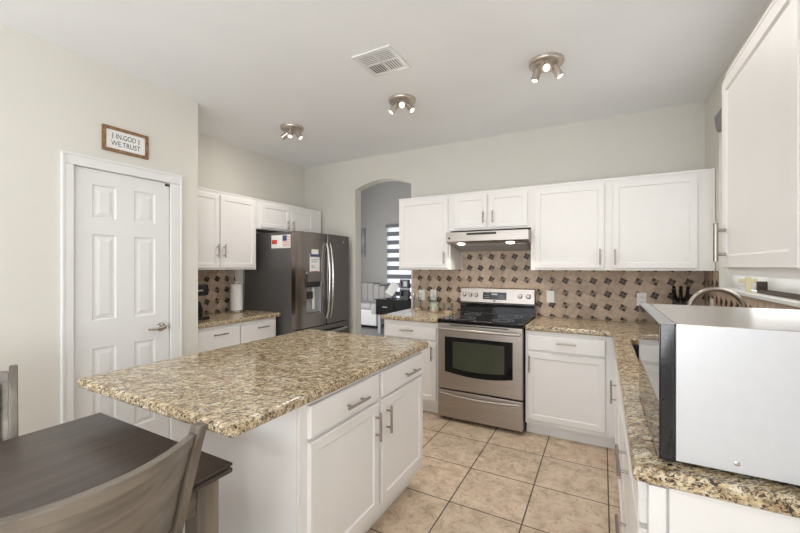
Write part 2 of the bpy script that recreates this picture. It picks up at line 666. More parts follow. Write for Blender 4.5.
# ------------------------------------------------------------------ the room
XL, XP, XR = -3.61, -2.95, 0.744       # alcove left wall, pantry wall, right wall
YB, YP, YN = 3.88, 1.915, -3.2         # kitchen back wall, pantry corner, wall behind camera
HC = 2.76                              # ceiling
TH = 0.13
HL = 3.8
LX0, LX1, LY1 = -6.2, -1.0, 8.0        # living room beyond the arch

b = bmesh.new(); box(b, XL - 0.15, XR + 0.2, YN - 0.15, YB + 0.13, -0.12, 0.0)
struct('floor', b, M['floor'])
b = bmesh.new(); box(b, LX0 - 0.1, LX1 + 0.1, YB + 0.13, LY1 + 0.1, -0.12, 0.0)
fl2 = struct('floor_living', b, M['grey_floor'])
b = bmesh.new(); box(b, XL - 0.15, XR + 0.2, YN - 0.15, YB + TH, HC, HC + 0.12)
struct('ceiling', b, M['ceiling'])
b = bmesh.new(); box(b, LX0 - 0.1, LX1 + 0.1, YB, LY1 + 0.15, HL, HL + 0.12)
struct('ceiling_living', b, M['grey_wall'])

# pantry (left) wall with the door opening, its return, and the alcove wall
DY0, DY1, DH = 1.079, 1.69, 2.05
b = bmesh.new()
box(b, XP - 0.12, XP, YN, DY0, 0, HC)
box(b, XP - 0.12, XP, DY1, YP, 0, HC)
box(b, XP - 0.12, XP, DY0, DY1, DH, HC)
box(b, XL - 0.12, XP - 0.12, YP - 0.12, YP, 0, HC)
box(b, XL - 0.12, XL, YP - 0.12, YB + 0.13, 0, HC)
struct('wall_left', b, M['wall'])

# back wall with the arched opening
AX0, AX1, ASP, ATOP = -2.755, -1.958, 2.37, 2.462
TH = 0.13
b = bmesh.new()
box(b, XL, AX0, YB, YB + TH, 0, HC)
box(b, AX1, XR + 0.2, YB, YB + TH, 0, HC)
arc = []
for k in range(25):
    x = AX0 + (AX1 - AX0) * k / 24
    q = (k / 24 - 0.5) * 2
    arc.append((x, ASP + (ATOP - ASP) * (1 - q * q)))
prism(b, arc + [(AX1, HC), (AX0, HC)], YB, YB + TH, 'Y')
struct('wall_back', b, M['wall'])

# right wall with the window opening over the sink
WY0, WY1, WZ0, WZ1 = 2.0, 3.47, 1.25, 2.42
b = bmesh.new()
box(b, XR, XR + 0.16, YN, -2.6, 0, HC)
box(b, XR, XR + 0.16, -0.6, WY0, 0, HC)
box(b, XR, XR + 0.16, -2.6, -0.6, 0, 0.55)
box(b, XR, XR + 0.16, -2.6, -0.6, 2.2, HC)
box(b, XR, XR + 0.16, WY1, YB, 0, HC)
box(b, XR, XR + 0.16, WY0, WY1, 0, WZ0 - 0.02)
box(b, XR, XR + 0.16, WY0, WY1, WZ1, HC)
struct('wall_right', b, M['wall'])

# wall behind the camera with the patio opening
b = bmesh.new()
box(b, XP - 0.12, -2.85, YN - 0.12, YN, 0, HC)
box(b, 0.2, XR + 0.16, YN - 0.12, YN, 0, HC)
box(b, -2.85, 0.2, YN - 0.12, YN, 2.4, HC)
struct('wall_front', b, M['wall'])
b = bmesh.new()
for x0, x1 in ((-2.85, -1.36), (-1.29, 0.2)):
    box(b, x0, x0 + 0.06, YN - 0.09, YN - 0.04, 0, 2.4)
    box(b, x1 - 0.06, x1, YN - 0.09, YN - 0.04, 0, 2.4)
    box(b, x0, x1, YN - 0.09, YN - 0.04, 2.33, 2.4)
    box(b, x0, x1, YN - 0.09, YN - 0.04, 0, 0.07)
box(b, -1.36, -1.29, YN - 0.1, YN - 0.03, 0, 2.4)
dg_ = struct('door_2', b, M['trim'])
b = bmesh.new(); box(b, -2.79, 0.14, YN - 0.068, YN - 0.062, 0.07, 2.33)
build('glass_pane', b, M['glass'], dg_, smooth=False)

b = bmesh.new()
for y0, y1 in ((-2.6, -2.54), (-1.63, -1.57), (-0.66, -0.6)):
    box(b, XR + 0.08, XR + 0.13, y0, y1, 0.55, 2.2)
box(b, XR + 0.08, XR + 0.13, -2.6, -0.6, 0.55, 0.61)
box(b, XR + 0.08, XR + 0.13, -2.6, -0.6, 2.14, 2.2)
w3 = struct('window_3', b, M['trim'])
b = bmesh.new(); box(b, XR + 0.10, XR + 0.106, -2.54, -0.66, 0.61, 2.14)
build('glass_pane', b, M['glass'], w3, smooth=False)

# living room walls
b = bmesh.new()
LWX0, LWX1, LWZ0, LWZ1 = -4.70, -3.5, 0.35, 2.42
box(b, LX0, LWX0, LY1, LY1 + 0.12, 0, HL)
box(b, LWX1, LX1, LY1, LY1 + 0.12, 0, HL)
box(b, LWX0, LWX1, LY1, LY1 + 0.12, 0, LWZ0)
box(b, LWX0, LWX1, LY1, LY1 + 0.12, LWZ1, HL)
box(b, LX0 - 0.1, LX0, YB, LY1 + 0.12, 0, HL)
box(b, LX1, LX1 + 0.1, YB + TH, LY1 + 0.12, 0, HL)
box(b, LX0, XL - 0.12, YB, YB + TH, 0, HL)
box(b, XL - 0.12, AX0, YB + TH, YB + TH + 0.004, 0, HL)
box(b, AX1, LX1, YB + TH, YB + TH + 0.004, 0, HL)
box(b, XL - 0.12, LX1, YB + TH - 0.02, YB + TH + 0.004, HC + 0.121, HL)
struct('wall_living', b, M['grey_wall'])
b = bmesh.new()
box(b, LWX0, LWX0 + 0.05, LY1 + 0.03, LY1 + 0.09, LWZ0, LWZ1)
box(b, LWX1 - 0.05, LWX1, LY1 + 0.03, LY1 + 0.09, LWZ0, LWZ1)
box(b, LWX0, LWX1, LY1 + 0.03, LY1 + 0.09, LWZ0, LWZ0 + 0.05)
box(b, LWX0, LWX1, LY1 + 0.03, LY1 + 0.09, LWZ1 - 0.05, LWZ1)
w2 = struct('window_2', b, M['trim'])
b = bmesh.new(); box(b, LWX0 + 0.05, LWX1 - 0.05, LY1 + 0.055, LY1 + 0.061, LWZ0 + 0.05, LWZ1 - 0.05)
build('glass_pane', b, M['glass'], w2, smooth=False)

# baseboards
b = bmesh.new()
box(b, XP, XP + 0.014, YN, 1.018, 0, 0.085, 0.003)
box(b, XP, XP + 0.014, 1.775, YP, 0, 0.085, 0.003)
struct('baseboard_left', b, M['trim'])
b = bmesh.new()
box(b, XL, AX0, YB - 0.014, YB, 0, 0.085, 0.003)
struct('baseboard_back', b, M['trim'])

# ------------------------------------------------------------------ pantry door
b = bmesh.new()
CT = 0.018
for y0, y1 in ((1.02, DY0 + 0.004), (DY1 - 0.004, 1.772)):
    box(b, XP, XP + CT, y0, y1, 0, DH - 0.005, 0.003)
    yo = y0 if y0 < 1.1 else y1 - 0.016
    box(b, XP + CT - 0.002, XP + CT + 0.006, yo, yo + 0.016, 0, DH + 0.053, 0.003)
box(b, XP, XP + CT, 1.02, 1.772, DH - 0.004, DH + 0.07, 0.004)
box(b, XP + CT - 0.002, XP + CT + 0.006, 1.02, 1.772, DH + 0.054, DH + 0.07, 0.003)
struct('trim_1', b, M['trim'])

b = bmesh.new()
dw = DY1 - DY0
c1, c2 = (0.111, 0.250), (0.361, 0.505)
cells = []
for (z0, z1) in ((1.72, 1.945), (1.04, 1.615), (0.25, 0.855)):
    for (a, d) in (c1, c2):
        cells.append((a, d, z0, z1))
panel(b, 0.004, dw - 0.004, 0.008, DH - 0.005, 0.035, cells, 0.009, 0.008, 0.007, 0.002)
door = build('door_1', b, M['trim'], smooth=False, loc=(XP - 0.045, DY0, 0), rot=(0, 0, R(90)))
door['kind'] = 'structure'
# local: x along +Y world, face at -y = +X world
for hz in (0.25, 1.12, 1.82):
    b = bmesh.new()
    tube(b, [(-0.002, -0.040, hz - 0.045), (-0.002, -0.040, hz + 0.045)], 0.006, 10)
    box(b, 0.0, 0.018, -0.038, -0.0345, hz - 0.045, hz + 0.045, 0.001)
    build('hinge', b, M['white_plastic'], door)
b = bmesh.new()
kx, kz = 0.545, 0.94
Mx = Matrix.Translation((kx, -0.035, kz)) @ Matrix.Rotation(R(90), 4, 'X')
lathe(b, [(0.033, 0), (0.033, 0.004), (0.026, 0.012), (0.012, 0.016), (0.011, 0.045), (0.014, 0.052)], 24, 0, Mx)
tube(b, [(kx, -0.082, kz), (kx - 0.03, -0.084, kz - 0.002), (kx - 0.07, -0.082, kz - 0.006), (kx - 0.108, -0.076, kz - 0.002)], [0.012, 0.010, 0.009, 0.007], 12)
build('door_handle', b, M['nickel'], door)
b = bmesh.new()
box(b, 0.575, 0.607, -0.041, -0.0345, DH - 0.03, DH - 0.012, 0.002)
build('door_catch', b, M['black'], door)
b = bmesh.new()
box(b, 0.603, 0.6068, -0.037, -0.030, kz - 0.03, kz + 0.03, 0.001)
build('latch_plate', b, M['nickel'], door)

# ------------------------------------------------------------------ kitchen window
b = bmesh.new()
fx0, fx1 = XR + 0.09, XR + 0.135
box(b, fx0, fx1, WY0, WY0 + 0.05, WZ0 + 0.004, WZ1)
box(b, fx0, fx1, WY1 - 0.05, WY1, WZ0 + 0.004, WZ1)
box(b, fx0, fx1, WY0, WY1, WZ0 + 0.004, WZ0 + 0.05)
box(b, fx0, fx1, WY0, WY1, WZ1 - 0.05, WZ1)
box(b, fx0, fx1, (WY0 + WY1) / 2 - 0.025, (WY0 + WY1) / 2 + 0.025, WZ0 + 0.05, WZ1 - 0.05)
win = struct('window_1', b, M['trim'])
b = bmesh.new(); box(b, fx0 + 0.02, fx0 + 0.026, WY0 + 0.05, WY1 - 0.05, WZ0 + 0.05, WZ1 - 0.05)
build('glass_pane', b, M['glass'], win, smooth=False)
b = bmesh.new(); box(b, XR - 0.022, XR + 0.09, WY0 - 0.02, WY1 + 0.0, WZ0 - 0.024, WZ0, 0.006)
build('window_sill', b, M['trim'], win)

b = bmesh.new()
box(b, XR + 0.068, XR + 0.0695, WY0 + 0.02, WY1 - 0.02, WZ0 + 0.006, WZ1 - 0.01)
rs = build('roller_shade', b, M['white_shade'], smooth=False)
tag(rs, 'white roller shade drawn down in the window over the sink', 'window shade')
b = bmesh.new()
prof = [(0.0, 2.34), (-0.025, 2.34)]
for k in range(9):
    a = R(10 * k + 5)
    prof.append((-0.025 - 0.022 * math.sin(a), 2.46 - 0.12 * math.cos(a)))
prof += [(-0.03, 2.478), (0.0, 2.478)]
prism(b, [(XR - 0.001 + px, pz) for px, pz in prof], 2.0, 3.36, 'Y')
va = build('window_valance', b, M['valance'])
tag(va, 'grey rounded valance above the window over the sink', 'valance')


# ------------------------------------------------------------------ cabinets
def bar_handle(parent, x, y, z, length, vertical=True, m='nickel', out=0.030, r=0.0065):
    """bar pull on a face at y (facing -y), centre x, z"""
    b = bmesh.new()
    h = length / 2
    s = h * 0.62
    if vertical:
        tube(b, [(x, y - out, z - h), (x, y - out, z + h)], r, 12)
        for q in (-s, s):
            tube(b, [(x, y, z + q), (x, y - out, z + q)], r * 0.8, 10)
    else:
        tube(b, [(x - h, y - out, z), (x + h, y - out, z)], r, 12)
        for q in (-s, s):
            tube(b, [(x + q, y, z), (x + q, y - out, z)], r * 0.8, 10)
    return build('handle', b, M[m], parent)


def cab_door(parent, x0, x1, z0, z1, t=0.019, fr=0.044):
    b = bmesh.new()
    panel(b, x0, x1, z0, z1, t, [(x0 + fr, x1 - fr, z0 + fr, z1 - fr)], 0.007, 0.007, 0, 0.003, yf=-0.0005)
    return build('door', b, M['cab'], parent, smooth=False)


def cab_drawer(parent, x0, x1, z0, z1, t=0.019):
    b = bmesh.new()
    panel(b, x0, x1, z0, z1, t, [], ch=0.005, yf=-0.0005)
    return build('drawer', b, M['cab'], parent, smooth=False)


def wall_cabinet(label, loc, rz, wdt, z0, z1, dep, doors, group=None, hl=0.13, zlo=0.018, hr=0.0065):
    """face plane at local y=0, body behind it; doors = [(x0, x1, handle_x, handle_z)]"""
    t = thing('wall_cabinet', label, 'cabinet', loc, rz, group)
    b = bmesh.new()
    box(b, 0, wdt, 0, dep, z0, z1, 0.001)
    build('cabinet_body', b, M['cab'], t)
    # top moulding
    b = bmesh.new()
    box(b, 0.0, wdt, -0.006, 0.02, z1 - 0.012, z1 + 0.004, 0.002)
    build('top_moulding', b, M['cab'], t)
    for (x0, x1, hx, hz) in doors:
        d = cab_door(t, x0, x1, z0 + zlo, z1 - 0.035)
        if hx is not None:
            bar_handle(d, hx, -0.0195, hz, hl, r=hr)
    return t


def base_cabinet(label, loc, rz, wdt, dep, units, zt=0.868, cat='cabinet', toe=0.1, rec=0.06):
    """units = list of ('drawer'|'door', x0, x1, z0, z1, handle_x, handle_z, vertical, length)"""
    t = thing('base_cabinet', label, cat, loc, rz)
    b = bmesh.new()
    box(b, 0, wdt, 0, dep, toe, zt, 0.001)
    build('cabinet_body', b, M['cab'], t)
    b = bmesh.new()
    box(b, 0.0, wdt, rec, dep, 0, toe)
    build('toe_kick', b, M['cab'], t, smooth=False)
    for (k, x0, x1, z0, z1, hx, hz, ve, ln) in units:
        d = cab_drawer(t, x0, x1, z0, z1) if k == 'drawer' else cab_door(t, x0, x1, z0, z1)
        if hx is not None:
            bar_handle(d, hx, -0.0195, hz, ln, ve)
    return t


UB, UT = 1.367, 2.128
UY = 3.55
G = None
# back wall uppers
wall_cabinet('single-door white wall cabinet beside the arch, left of the range hood', (-1.94, UY, 0), 0, 0.592, UB, UT, YB - UY - 0.001,
             [(0.024, 0.572, 0.535, 1.486)])
wall_cabinet('short white two-door wall cabinet above the range hood', (-1.347, UY, 0), 0, 0.776, 1.757, UT, YB - UY - 0.001,
             [(0.05, 0.375, 0.345, 1.873), (0.392, 0.75, 0.436, 1.873)], hl=0.115)
wall_cabinet('wide white two-door wall cabinet right of the range hood', (-0.570, UY, 0), 0, 1.311, UB, UT, YB - UY - 0.001,
             [(0.036, 0.587, 0.555, 1.48), (0.648, 1.204, 0.664, 1.478)])
# left wall uppers (facing +X): local x runs along +Y
UX = -3.27
wall_cabinet('tall white two-door wall cabinet over the coffee maker counter', (UX, 1.93, 0), R(90), 0.847, UB, UT, UX - XL - 0.001,
             [(0.02, 0.400, 0.372, 1.55), (0.412, 0.825, 0.445, 1.55)])
wall_cabinet('short white two-door wall cabinet above the refrigerator', (UX, 2.778, 0), R(90), 1.05, 1.81, UT, UX - XL - 0.001,
             [(0.06, 0.475, 0.432, 1.885), (0.49, 0.88, 0.52, 1.885)], hl=0.11)
# near right upper (facing -X): local x runs along -Y
wall_cabinet('close white wall cabinet at the right edge of the photo', (0.44, 1.932, 0), R(-90), 1.1, UB, UT + 0.04, XR - 0.44 - 0.001,
             [(0.010, 0.668, 0.066, 1.494), (0.69, 1.08, 1.05, 1.494)], hl=0.15, zlo=0.028, hr=0.0085)

# base cabinets on the back wall
FY = 3.232
base_cabinet('white base cabinet with one drawer and door left of the range', (-1.938, FY, 0), 0, 0.598, YB - FY - 0.001,
             [('drawer', 0.022, 0.575, 0.705, 0.822, 0.275, 0.786, False, 0.145),
              ('door', 0.022, 0.575, 0.135, 0.688, 0.536, 0.585, True, 0.135)])
base_cabinet('white base cabinet with one drawer and door right of the range', (-0.562, FY, 0), 0, 0.664, YB - FY - 0.001,
             [('drawer', 0.018, 0.585, 0.712, 0.832, 0.315, 0.788, False, 0.145),
              ('door', 0.018, 0.585, 0.138, 0.692, 0.036, 0.60, True, 0.135)])
# left wall base
LFX = -3.02
base_cabinet('white base cabinet with side-by-side drawers under the coffee maker', (LFX, 1.92, 0), R(90), 0.90, LFX - XL - 0.001,
             [('drawer', 0.02, 0.445, 0.665, 0.84, 0.23, 0.795, False, 0.14),
              ('drawer', 0.46, 0.88, 0.665, 0.84, 0.70, 0.795, False, 0.14),
              ('door', 0.02, 0.445, 0.13, 0.645, 0.41, 0.56, True, 0.13),
              ('door', 0.46, 0.88, 0.13, 0.645, 0.49, 0.56, True, 0.13)])
# right wall bases (facing -X)
RFX = 0.102
base_cabinet('white base cabinet under the sink along the right wall', (RFX, FY - 0.001, 0), R(-90), 1.28, XR - RFX - 0.001,
             [('drawer', 0.10, 0.66, 0.705, 0.832, None, 0, False, 0),
              ('drawer', 0.68, 1.25, 0.705, 0.832, None, 0, False, 0),
              ('door', 0.10, 0.66, 0.135, 0.688, 0.405, 0.57, True, 0.15),
              ('door', 0.68, 1.25, 0.135, 0.688, None, 0.57, True, 0.15)], zt=0.66)
near = base_cabinet('white drawer cabinet with end panel under the microwave', (RFX, FY - 1.283, 0), R(-90), 0.845, XR - RFX - 0.001,
                    [('drawer', 0.02, 0.80, 0.735, 0.842, None, 0.79, False, 0.26),
                     ('drawer', 0.02, 0.80, 0.45, 0.72, 0.315, 0.665, False, 0.26),
                     ('drawer', 0.02, 0.80, 0.13, 0.435, 0.315, 0.38, False, 0.26)])
b = bmesh.new()
# end panel facing -Y and corner stile; local x = 0.845.. is towards the camera
box(b, 0.8455, 0.862, -0.002, 0.034, 0.0, 0.868, 0.002)
box(b, 0.8455, 0.853, 0.040, XR - RFX - 0.002, 0.0, 0.868, 0.001)
build('end_panel', b, M['cab'], near)

# island
IX0, IX1, IY0, IY1 = -1.80, -1.02, 1.075, 2.17
isl = thing('island_cabinet', 'white kitchen island base with two drawers over two doors', 'kitchen island', (IX1, IY0, 0), R(90))
IW, ID = IY1 - IY0, IX1 - IX0
b = bmesh.new(); box(b, 0, IW, 0, ID, 0.11, 0.868, 0.0015); build('cabinet_body', b, M['cab'], isl)
b = bmesh.new(); box(b, 0.05, IW - 0.03, 0.07, ID - 0.03, 0, 0.11); build('toe_kick', b, M['cab'], isl, smooth=False)
b = bmesh.new()
box(b, -0.004, 0.0, 0.0, 0.012, 0.0, 0.868, 0.001)
box(b, -0.004, -0.0002, 0.016, ID, 0.0, 0.868, 0.0005)
build('end_panel', b, M['cab'], isl)
for (x0, x1, hx, dx) in ((0.037, 0.520, 0.33, 0.492 + 0.053), (0.578, 1.072, 0.89, 0.646)):
    d = cab_drawer(isl, x0, x1 + (0.025 if x0 < 0.1 else 0), 0.722, 0.852)
    bar_handle(d, hx, -0.0195, 0.777, 0.165, False)
for (x0, x1, hx) in ((0.037, 0.545, 0.512), (0.578, 1.072, 0.620)):
    d = cab_door(isl, x0, x1, 0.165, 0.706)
    bar_handle(d, hx, -0.0195, 0.597, 0.14)


# ------------------------------------------------------------------ countertops
CZ0, CZ1 = 0.872, 0.914
b = bmesh.new(); slab(b, [-2.012, -0.988], [0.75, 2.215], lambda x, y: True, CZ0 - 0.001, CZ1, 0.014)
o = build('island_countertop', b, M['granite'])
tag(o, 'large speckled beige granite top on the white kitchen island', 'countertop')
b = bmesh.new(); slab(b, [-1.958, -1.334], [3.195, YB - 0.001], lambda x, y: True, CZ0, CZ1, 0.012)
o = build('countertop', b, M['granite']); tag(o, 'short granite countertop left of the range holding three glass jars', 'countertop')
b = bmesh.new(); slab(b, [XL + 0.001, -2.985], [1.917, 2.858], lambda x, y: True, CZ0, CZ1, 0.012)
o = build('countertop', b, M['granite']); tag(o, 'granite countertop beside the refrigerator under paper towels', 'countertop')
SX0, SX1, SY0, SY1 = 0.17, 0.58, 2.15, 2.95
b = bmesh.new()
slab(b, [-0.562, 0.067, SX0, SX1, XR - 0.001], [1.075, SY0, SY1, 3.2, YB - 0.001],
     lambda x, y: (y > 3.2 or x > 0.067) and not (SX0 < x < SX1 and SY0 < y < SY1), CZ0, CZ1, 0.012)
o = build('countertop', b, M['granite']); tag(o, 'long L-shaped granite countertop under the microwave and the sink', 'countertop')

# sink
b = bmesh.new()
e = 0.012
for (x0, x1, y0, y1, z0, z1) in ((SX0 - e, SX0 - 0.001, SY0 - e, SY1 + e, 0.68, 0.871), (SX1 + 0.001, SX1 + e, SY0 - e, SY1 + e, 0.68, 0.871),
                                 (SX0 - e, SX1 + e, SY0 - e, SY0 - 0.001, 0.68, 0.871), (SX0 - e, SX1 + e, SY1 + 0.001, SY1 + e, 0.68, 0.871),
                                 (SX0 - e, SX1 + e, SY0 - e, SY1 + e, 0.668, 0.681)):
    box(b, x0, x1, y0, y1, z0, z1)
sk = thing('sink', 'dark undermount sink set in the L-shaped granite countertop', 'sink', (0, 0, 0))
build('basin', b, M['dark_sink'], sk, smooth=False)
b = bmesh.new(); lathe(b, [(0.0, 0.6815), (0.045, 0.6815), (0.045, 0.685), (0.03, 0.686), (0.0, 0.683)], 20, 0, Matrix.Translation((0.38, 2.55, 0)), False)
build('drain', b, M['chrome'], sk)

# faucet
FX, FYY = 0.665, 2.60
fc = thing('faucet', 'tall arched brushed nickel faucet behind the microwave', 'faucet', (FX, FYY, CZ1))
b = bmesh.new()
lathe(b, [(0.030, 0.0), (0.030, 0.006), (0.022, 0.014), (0.017, 0.03), (0.0165, 0.10)], 20)
build('base', b, M['nickel'], fc)
b = bmesh.new()
pts = [(0, 0, 0.10), (0, 0, 0.18), (0, 0, 0.22)]
rr = 0.118
for k in range(1, 17):
    a = PI * k / 16
    pts.append((-rr + rr * math.cos(a), 0, 0.245 + rr * math.sin(a)))
pts.append((-2 * rr, 0, 0.20))
tube(b, pts, 0.0125, 14)
build('spout', b, M['nickel'], fc)
b = bmesh.new(); tube(b, [(-2 * rr, 0, 0.20), (-2 * rr, 0, 0.12)], [0.0155, 0.017], 14)
build('spray_head', b, M['nickel'], fc)
b = bmesh.new(); tube(b, [(0, 0, 0.06), (0, 0.03, 0.065), (0.0, 0.09, 0.09)], [0.009, 0.008, 0.006], 10)
build('lever', b, M['nickel'], fc)


# ------------------------------------------------------------------ tiled backsplash
def clip(poly, x0, x1, z0, z1):
    def half(poly, f, g):
        out = []
        for i, p in enumerate(poly):
            q = poly[(i + 1) % len(poly)]
            if f(p):
                out.append(p)
            if f(p) != f(q):
                out.append(g(p, q))
        return out

    def lx(v):
        return lambda p, q: (v, p[1] + (q[1] - p[1]) * (v - p[0]) / (q[0] - p[0]))

    def lz(v):
        return lambda p, q: (p[0] + (q[0] - p[0]) * (v - p[1]) / (q[1] - p[1]), v)
    for f, g in ((lambda p: p[0] >= x0, lx(x0)), (lambda p: p[0] <= x1, lx(x1)), (lambda p: p[1] >= z0, lz(z0)), (lambda p: p[1] <= z1, lz(z1))):
        if len(poly) < 3:
            return []
        poly = half(poly, f, g)
    return poly


def area2(p):
    return abs(sum(p[i][0] * p[(i + 1) % len(p)][1] - p[(i + 1) % len(p)][0] * p[i][1] for i in range(len(p)))) / 2


def backsplash(label, rects, M4, ox, oz):
    """turned large stone tiles with small two-by-two mosaic squares between them"""
    pit = 0.118
    th = math.atan(0.5)
    a = pit * math.cos(th); s = pit * math.sin(th)
    e1 = (math.cos(th), -math.sin(th)); e2 = (math.sin(th), math.cos(th))
    g = 0.0022
    tb = bmesh.new()
    lay = tb.faces.layers.float.new('tint')

    def put(quad, tint, mi, t):
        for (x0, x1, z0, z1) in rects:
            p = clip(quad, x0, x1, z0, z1)
            if len(p) < 3 or area2(p) < 2e-5:
                continue
            lo = [tb.verts.new((x, 0, z)) for x, z in p]
            hi = [tb.verts.new((x, -t, z)) for x, z in p]
            fs = [tb.faces.new(hi)]
            for k in range(len(p)):
                q = (k + 1) % len(p)
                fs.append(tb.faces.new((lo[k], lo[q], hi[q], hi[k])))
            for f in fs:
                f[lay] = tint
                f.material_index = mi

    def sq(u0, u1, v0, v1, bx, bz):
        return [(bx + u * e1[0] + v * e2[0], bz + u * e1[1] + v * e2[1]) for u, v in ((u0, v0), (u1, v0), (u1, v1), (u0, v1))]
    X0 = min(r[0] for r in rects); X1 = max(r[1] for r in rects)
    Z0 = min(r[2] for r in rects); Z1 = max(r[3] for r in rects)
    for i in range(int((X0 - ox) / pit) - 3, int((X1 - ox) / pit) + 4):
        for j in range(int((Z0 - oz) / pit) - 3, int((Z1 - oz) / pit) + 4):
            bx, bz = ox + i * pit, oz + j * pit
            # small square centred on the lattice point, large one on its left
            h = s / 2
            dark = random.random()
            pat = random.choice((0, 0, 1, 1, 2, 3))
            for q, (u0, v0) in enumerate(((-h, -h), (0, -h), (-h, 0), (0, 0))):
                odd = q in (0, 3)
                tint = random.uniform(0.0, 0.14)
                if pat == 1 and odd:
                    tint = random.uniform(0.5, 1.0)
                if pat == 2 and q == 1:
                    tint = random.uniform(0.4, 0.9)
                if pat == 3 and q == 2:
                    tint = random.uniform(0.3, 0.6)
                put(sq(u0 + g / 2, u0 + h - g / 2, v0 + g / 2, v0 + h - g / 2, bx, bz), tint, 1, 0.0065)
            put(sq(-h - a + g / 2, -h - g / 2, -h + g / 2, -h + a - g / 2, bx, bz), random.uniform(0.1, 0.95), 0, 0.006)
    for (x0, x1, z0, z1) in rects:
        v = [tb.verts.new(p) for p in ((x0, -0.004, z0), (x1, -0.004, z0), (x1, -0.004, z1), (x0, -0.004, z1))]
        w_ = [tb.verts.new(p) for p in ((x0, 0, z0), (x1, 0, z0), (x1, 0, z1), (x0, 0, z1))]
        fs = [tb.faces.new(v), tb.faces.new(w_[::-1])] + [tb.faces.new((w_[k], w_[(k + 1) % 4], v[(k + 1) % 4], v[k])) for k in range(4)]
        for f in fs:
            f.material_index = 2
    bmesh.ops.transform(tb, matrix=M4, verts=list(tb.verts))
    o = build('backsplash', tb, [M['tile_big'], M['tile_small'], M['grout']], smooth=False)
    return tag(o, label, 'backsplash')


EPS = 0.0005
backsplash('stone tile backsplash with dark mosaic squares along the back wall',
           [(-1.935, -1.334, CZ1 + EPS, UB - EPS), (-1.334, -0.571, 0.02, 1.75), (-0.571, XR - 0.008, CZ1 + EPS, UB - EPS)],
           Matrix.Translation((0, YB - EPS, 0)), -0.425, 1.148)
backsplash('stone tile backsplash behind the paper towels in the left alcove',
           [(1.92, 2.775, CZ1 + EPS, UB - EPS)],
           Matrix.Translation((XL + EPS, 0, 0)) @ Matrix.Rotation(R(90), 4, 'Z'), 2.2, 1.15)
backsplash('stone tile backsplash on the right wall under the window sill',
           [(-YB + 0.0005, -WY1 - 0.002, CZ1 + EPS, UB - EPS), (-WY1 - 0.002, -1.1, CZ1 + EPS, WZ0 - 0.026)],
           Matrix.Translation((XR - EPS, 0, 0)) @ Matrix.Rotation(R(-90), 4, 'Z'), -3.5, 1.15)


# ------------------------------------------------------------------ outlets
def outlet(label, loc, rz, kind='duplex'):
    t = thing('wall_outlet', label, 'outlet', loc, rz)
    b = bmesh.new(); box(b, -0.036, 0.036, -0.006, 0, -0.058, 0.058, 0.003); build('cover_plate', b, M['white_plastic'], t)
    if kind == 'duplex':
        for dz in (-0.021, 0.021):
            b = bmesh.new()
            box(b, -0.016, 0.016, -0.008, -0.005, dz - 0.014, dz + 0.014, 0.003)
            r_ = build('receptacle', b, M['white_plastic'], t)
            b = bmesh.new()
            for dx in (-0.006, 0.006):
                box(b, dx - 0.001, dx + 0.001, -0.0083, -0.0078, dz - 0.002, dz + 0.006)
            box(b, -0.0018, 0.0018, -0.0083, -0.0078, dz - 0.010, dz - 0.006)
            build('slots', b, M['ink'], r_, smooth=False)
    else:
        b = bmesh.new(); box(b, -0.016, 0.016, -0.0085, -0.005, -0.032, 0.032, 0.002); build('rocker', b, M['white_plastic'], t)
    return t


BW = YB - 0.0075
outlet('white wall outlet on the backsplash nearest the arch', (-1.815, BW, 1.075), 0)
outlet('white wall outlet on the backsplash between the jars and the range', (-1.675, BW, 1.08), 0)
outlet('white wall switch plate just right of the range', (-0.44, BW, 1.108), 0, 'rocker')
outlet('white wall outlet under the wide cabinet, left of the knife block', (0.305, BW, 1.112), 0)
outlet('white wall outlet on the right wall inside the faucet arch', (XR - 0.0075, 3.62, 1.10), R(-90))

# ------------------------------------------------------------------ range hood
hd = thing('range_hood', 'stainless under-cabinet range hood above the range', 'range hood', (-1.338, 0, 0))
HY = 3.40
HWD = 0.772
b = bmesh.new()
pr = [(YB - 0.012, 1.752), (HY, 1.728), (HY, 1.640), (HY + 0.02, 1.630), (YB - 0.012, 1.56)]
prism(b, pr, 0, HWD, 'X', bev=0.002)
build('hood_shell', b, M['steel'], hd)
b = bmesh.new()
Mt = Matrix.Translation((0, HY + 0.02, 1.630)) @ Matrix.Rotation(-math.atan2(0.070, YB - 0.012 - HY - 0.02), 4, 'X')
box(b, 0.04, HWD - 0.04, 0.10, 0.40, -0.006, -0.0005, 0.001, 0, 1, Mt)
build('filter', b, M['grey_plastic'], hd)
for x in (0.13, 0.60):
    b = bmesh.new(); lathe(b, [(0.0, -0.012), (0.025, -0.011), (0.038, -0.005), (0.040, 0.0)], 20, 0, Mt @ Matrix.Translation((x, 0.055, 0.0)))
    build('light_lens', b, M['hood_bulb'], hd)
    l = bpy.data.lights.new('hood_light', 'SPOT'); l.energy = 5; l.spot_size = R(130); l.spot_blend = 0.8; l.color = (1, 0.9, 0.78); l.shadow_soft_size = 0.03
    lo = bpy.data.objects.new('hood_light', l); COL.objects.link(lo); lo.parent = hd; lo.location = (x, HY + 0.075, 1.595)
b = bmesh.new(); box(b, 0.21, 0.49, HY - 0.003, HY + 0.001, 1.697, 1.718, 0.001); build('control_slot', b, M['black'], hd)
b = bmesh.new(); lathe(b, [(0.011, 0), (0.011, 0.002), (0.009, 0.003)], 20, 0, Matrix.Translation((0.035, HY, 1.672)) @ Matrix.Rotation(R(90), 4, 'X'))
build('badge', b, M['ink'], hd)

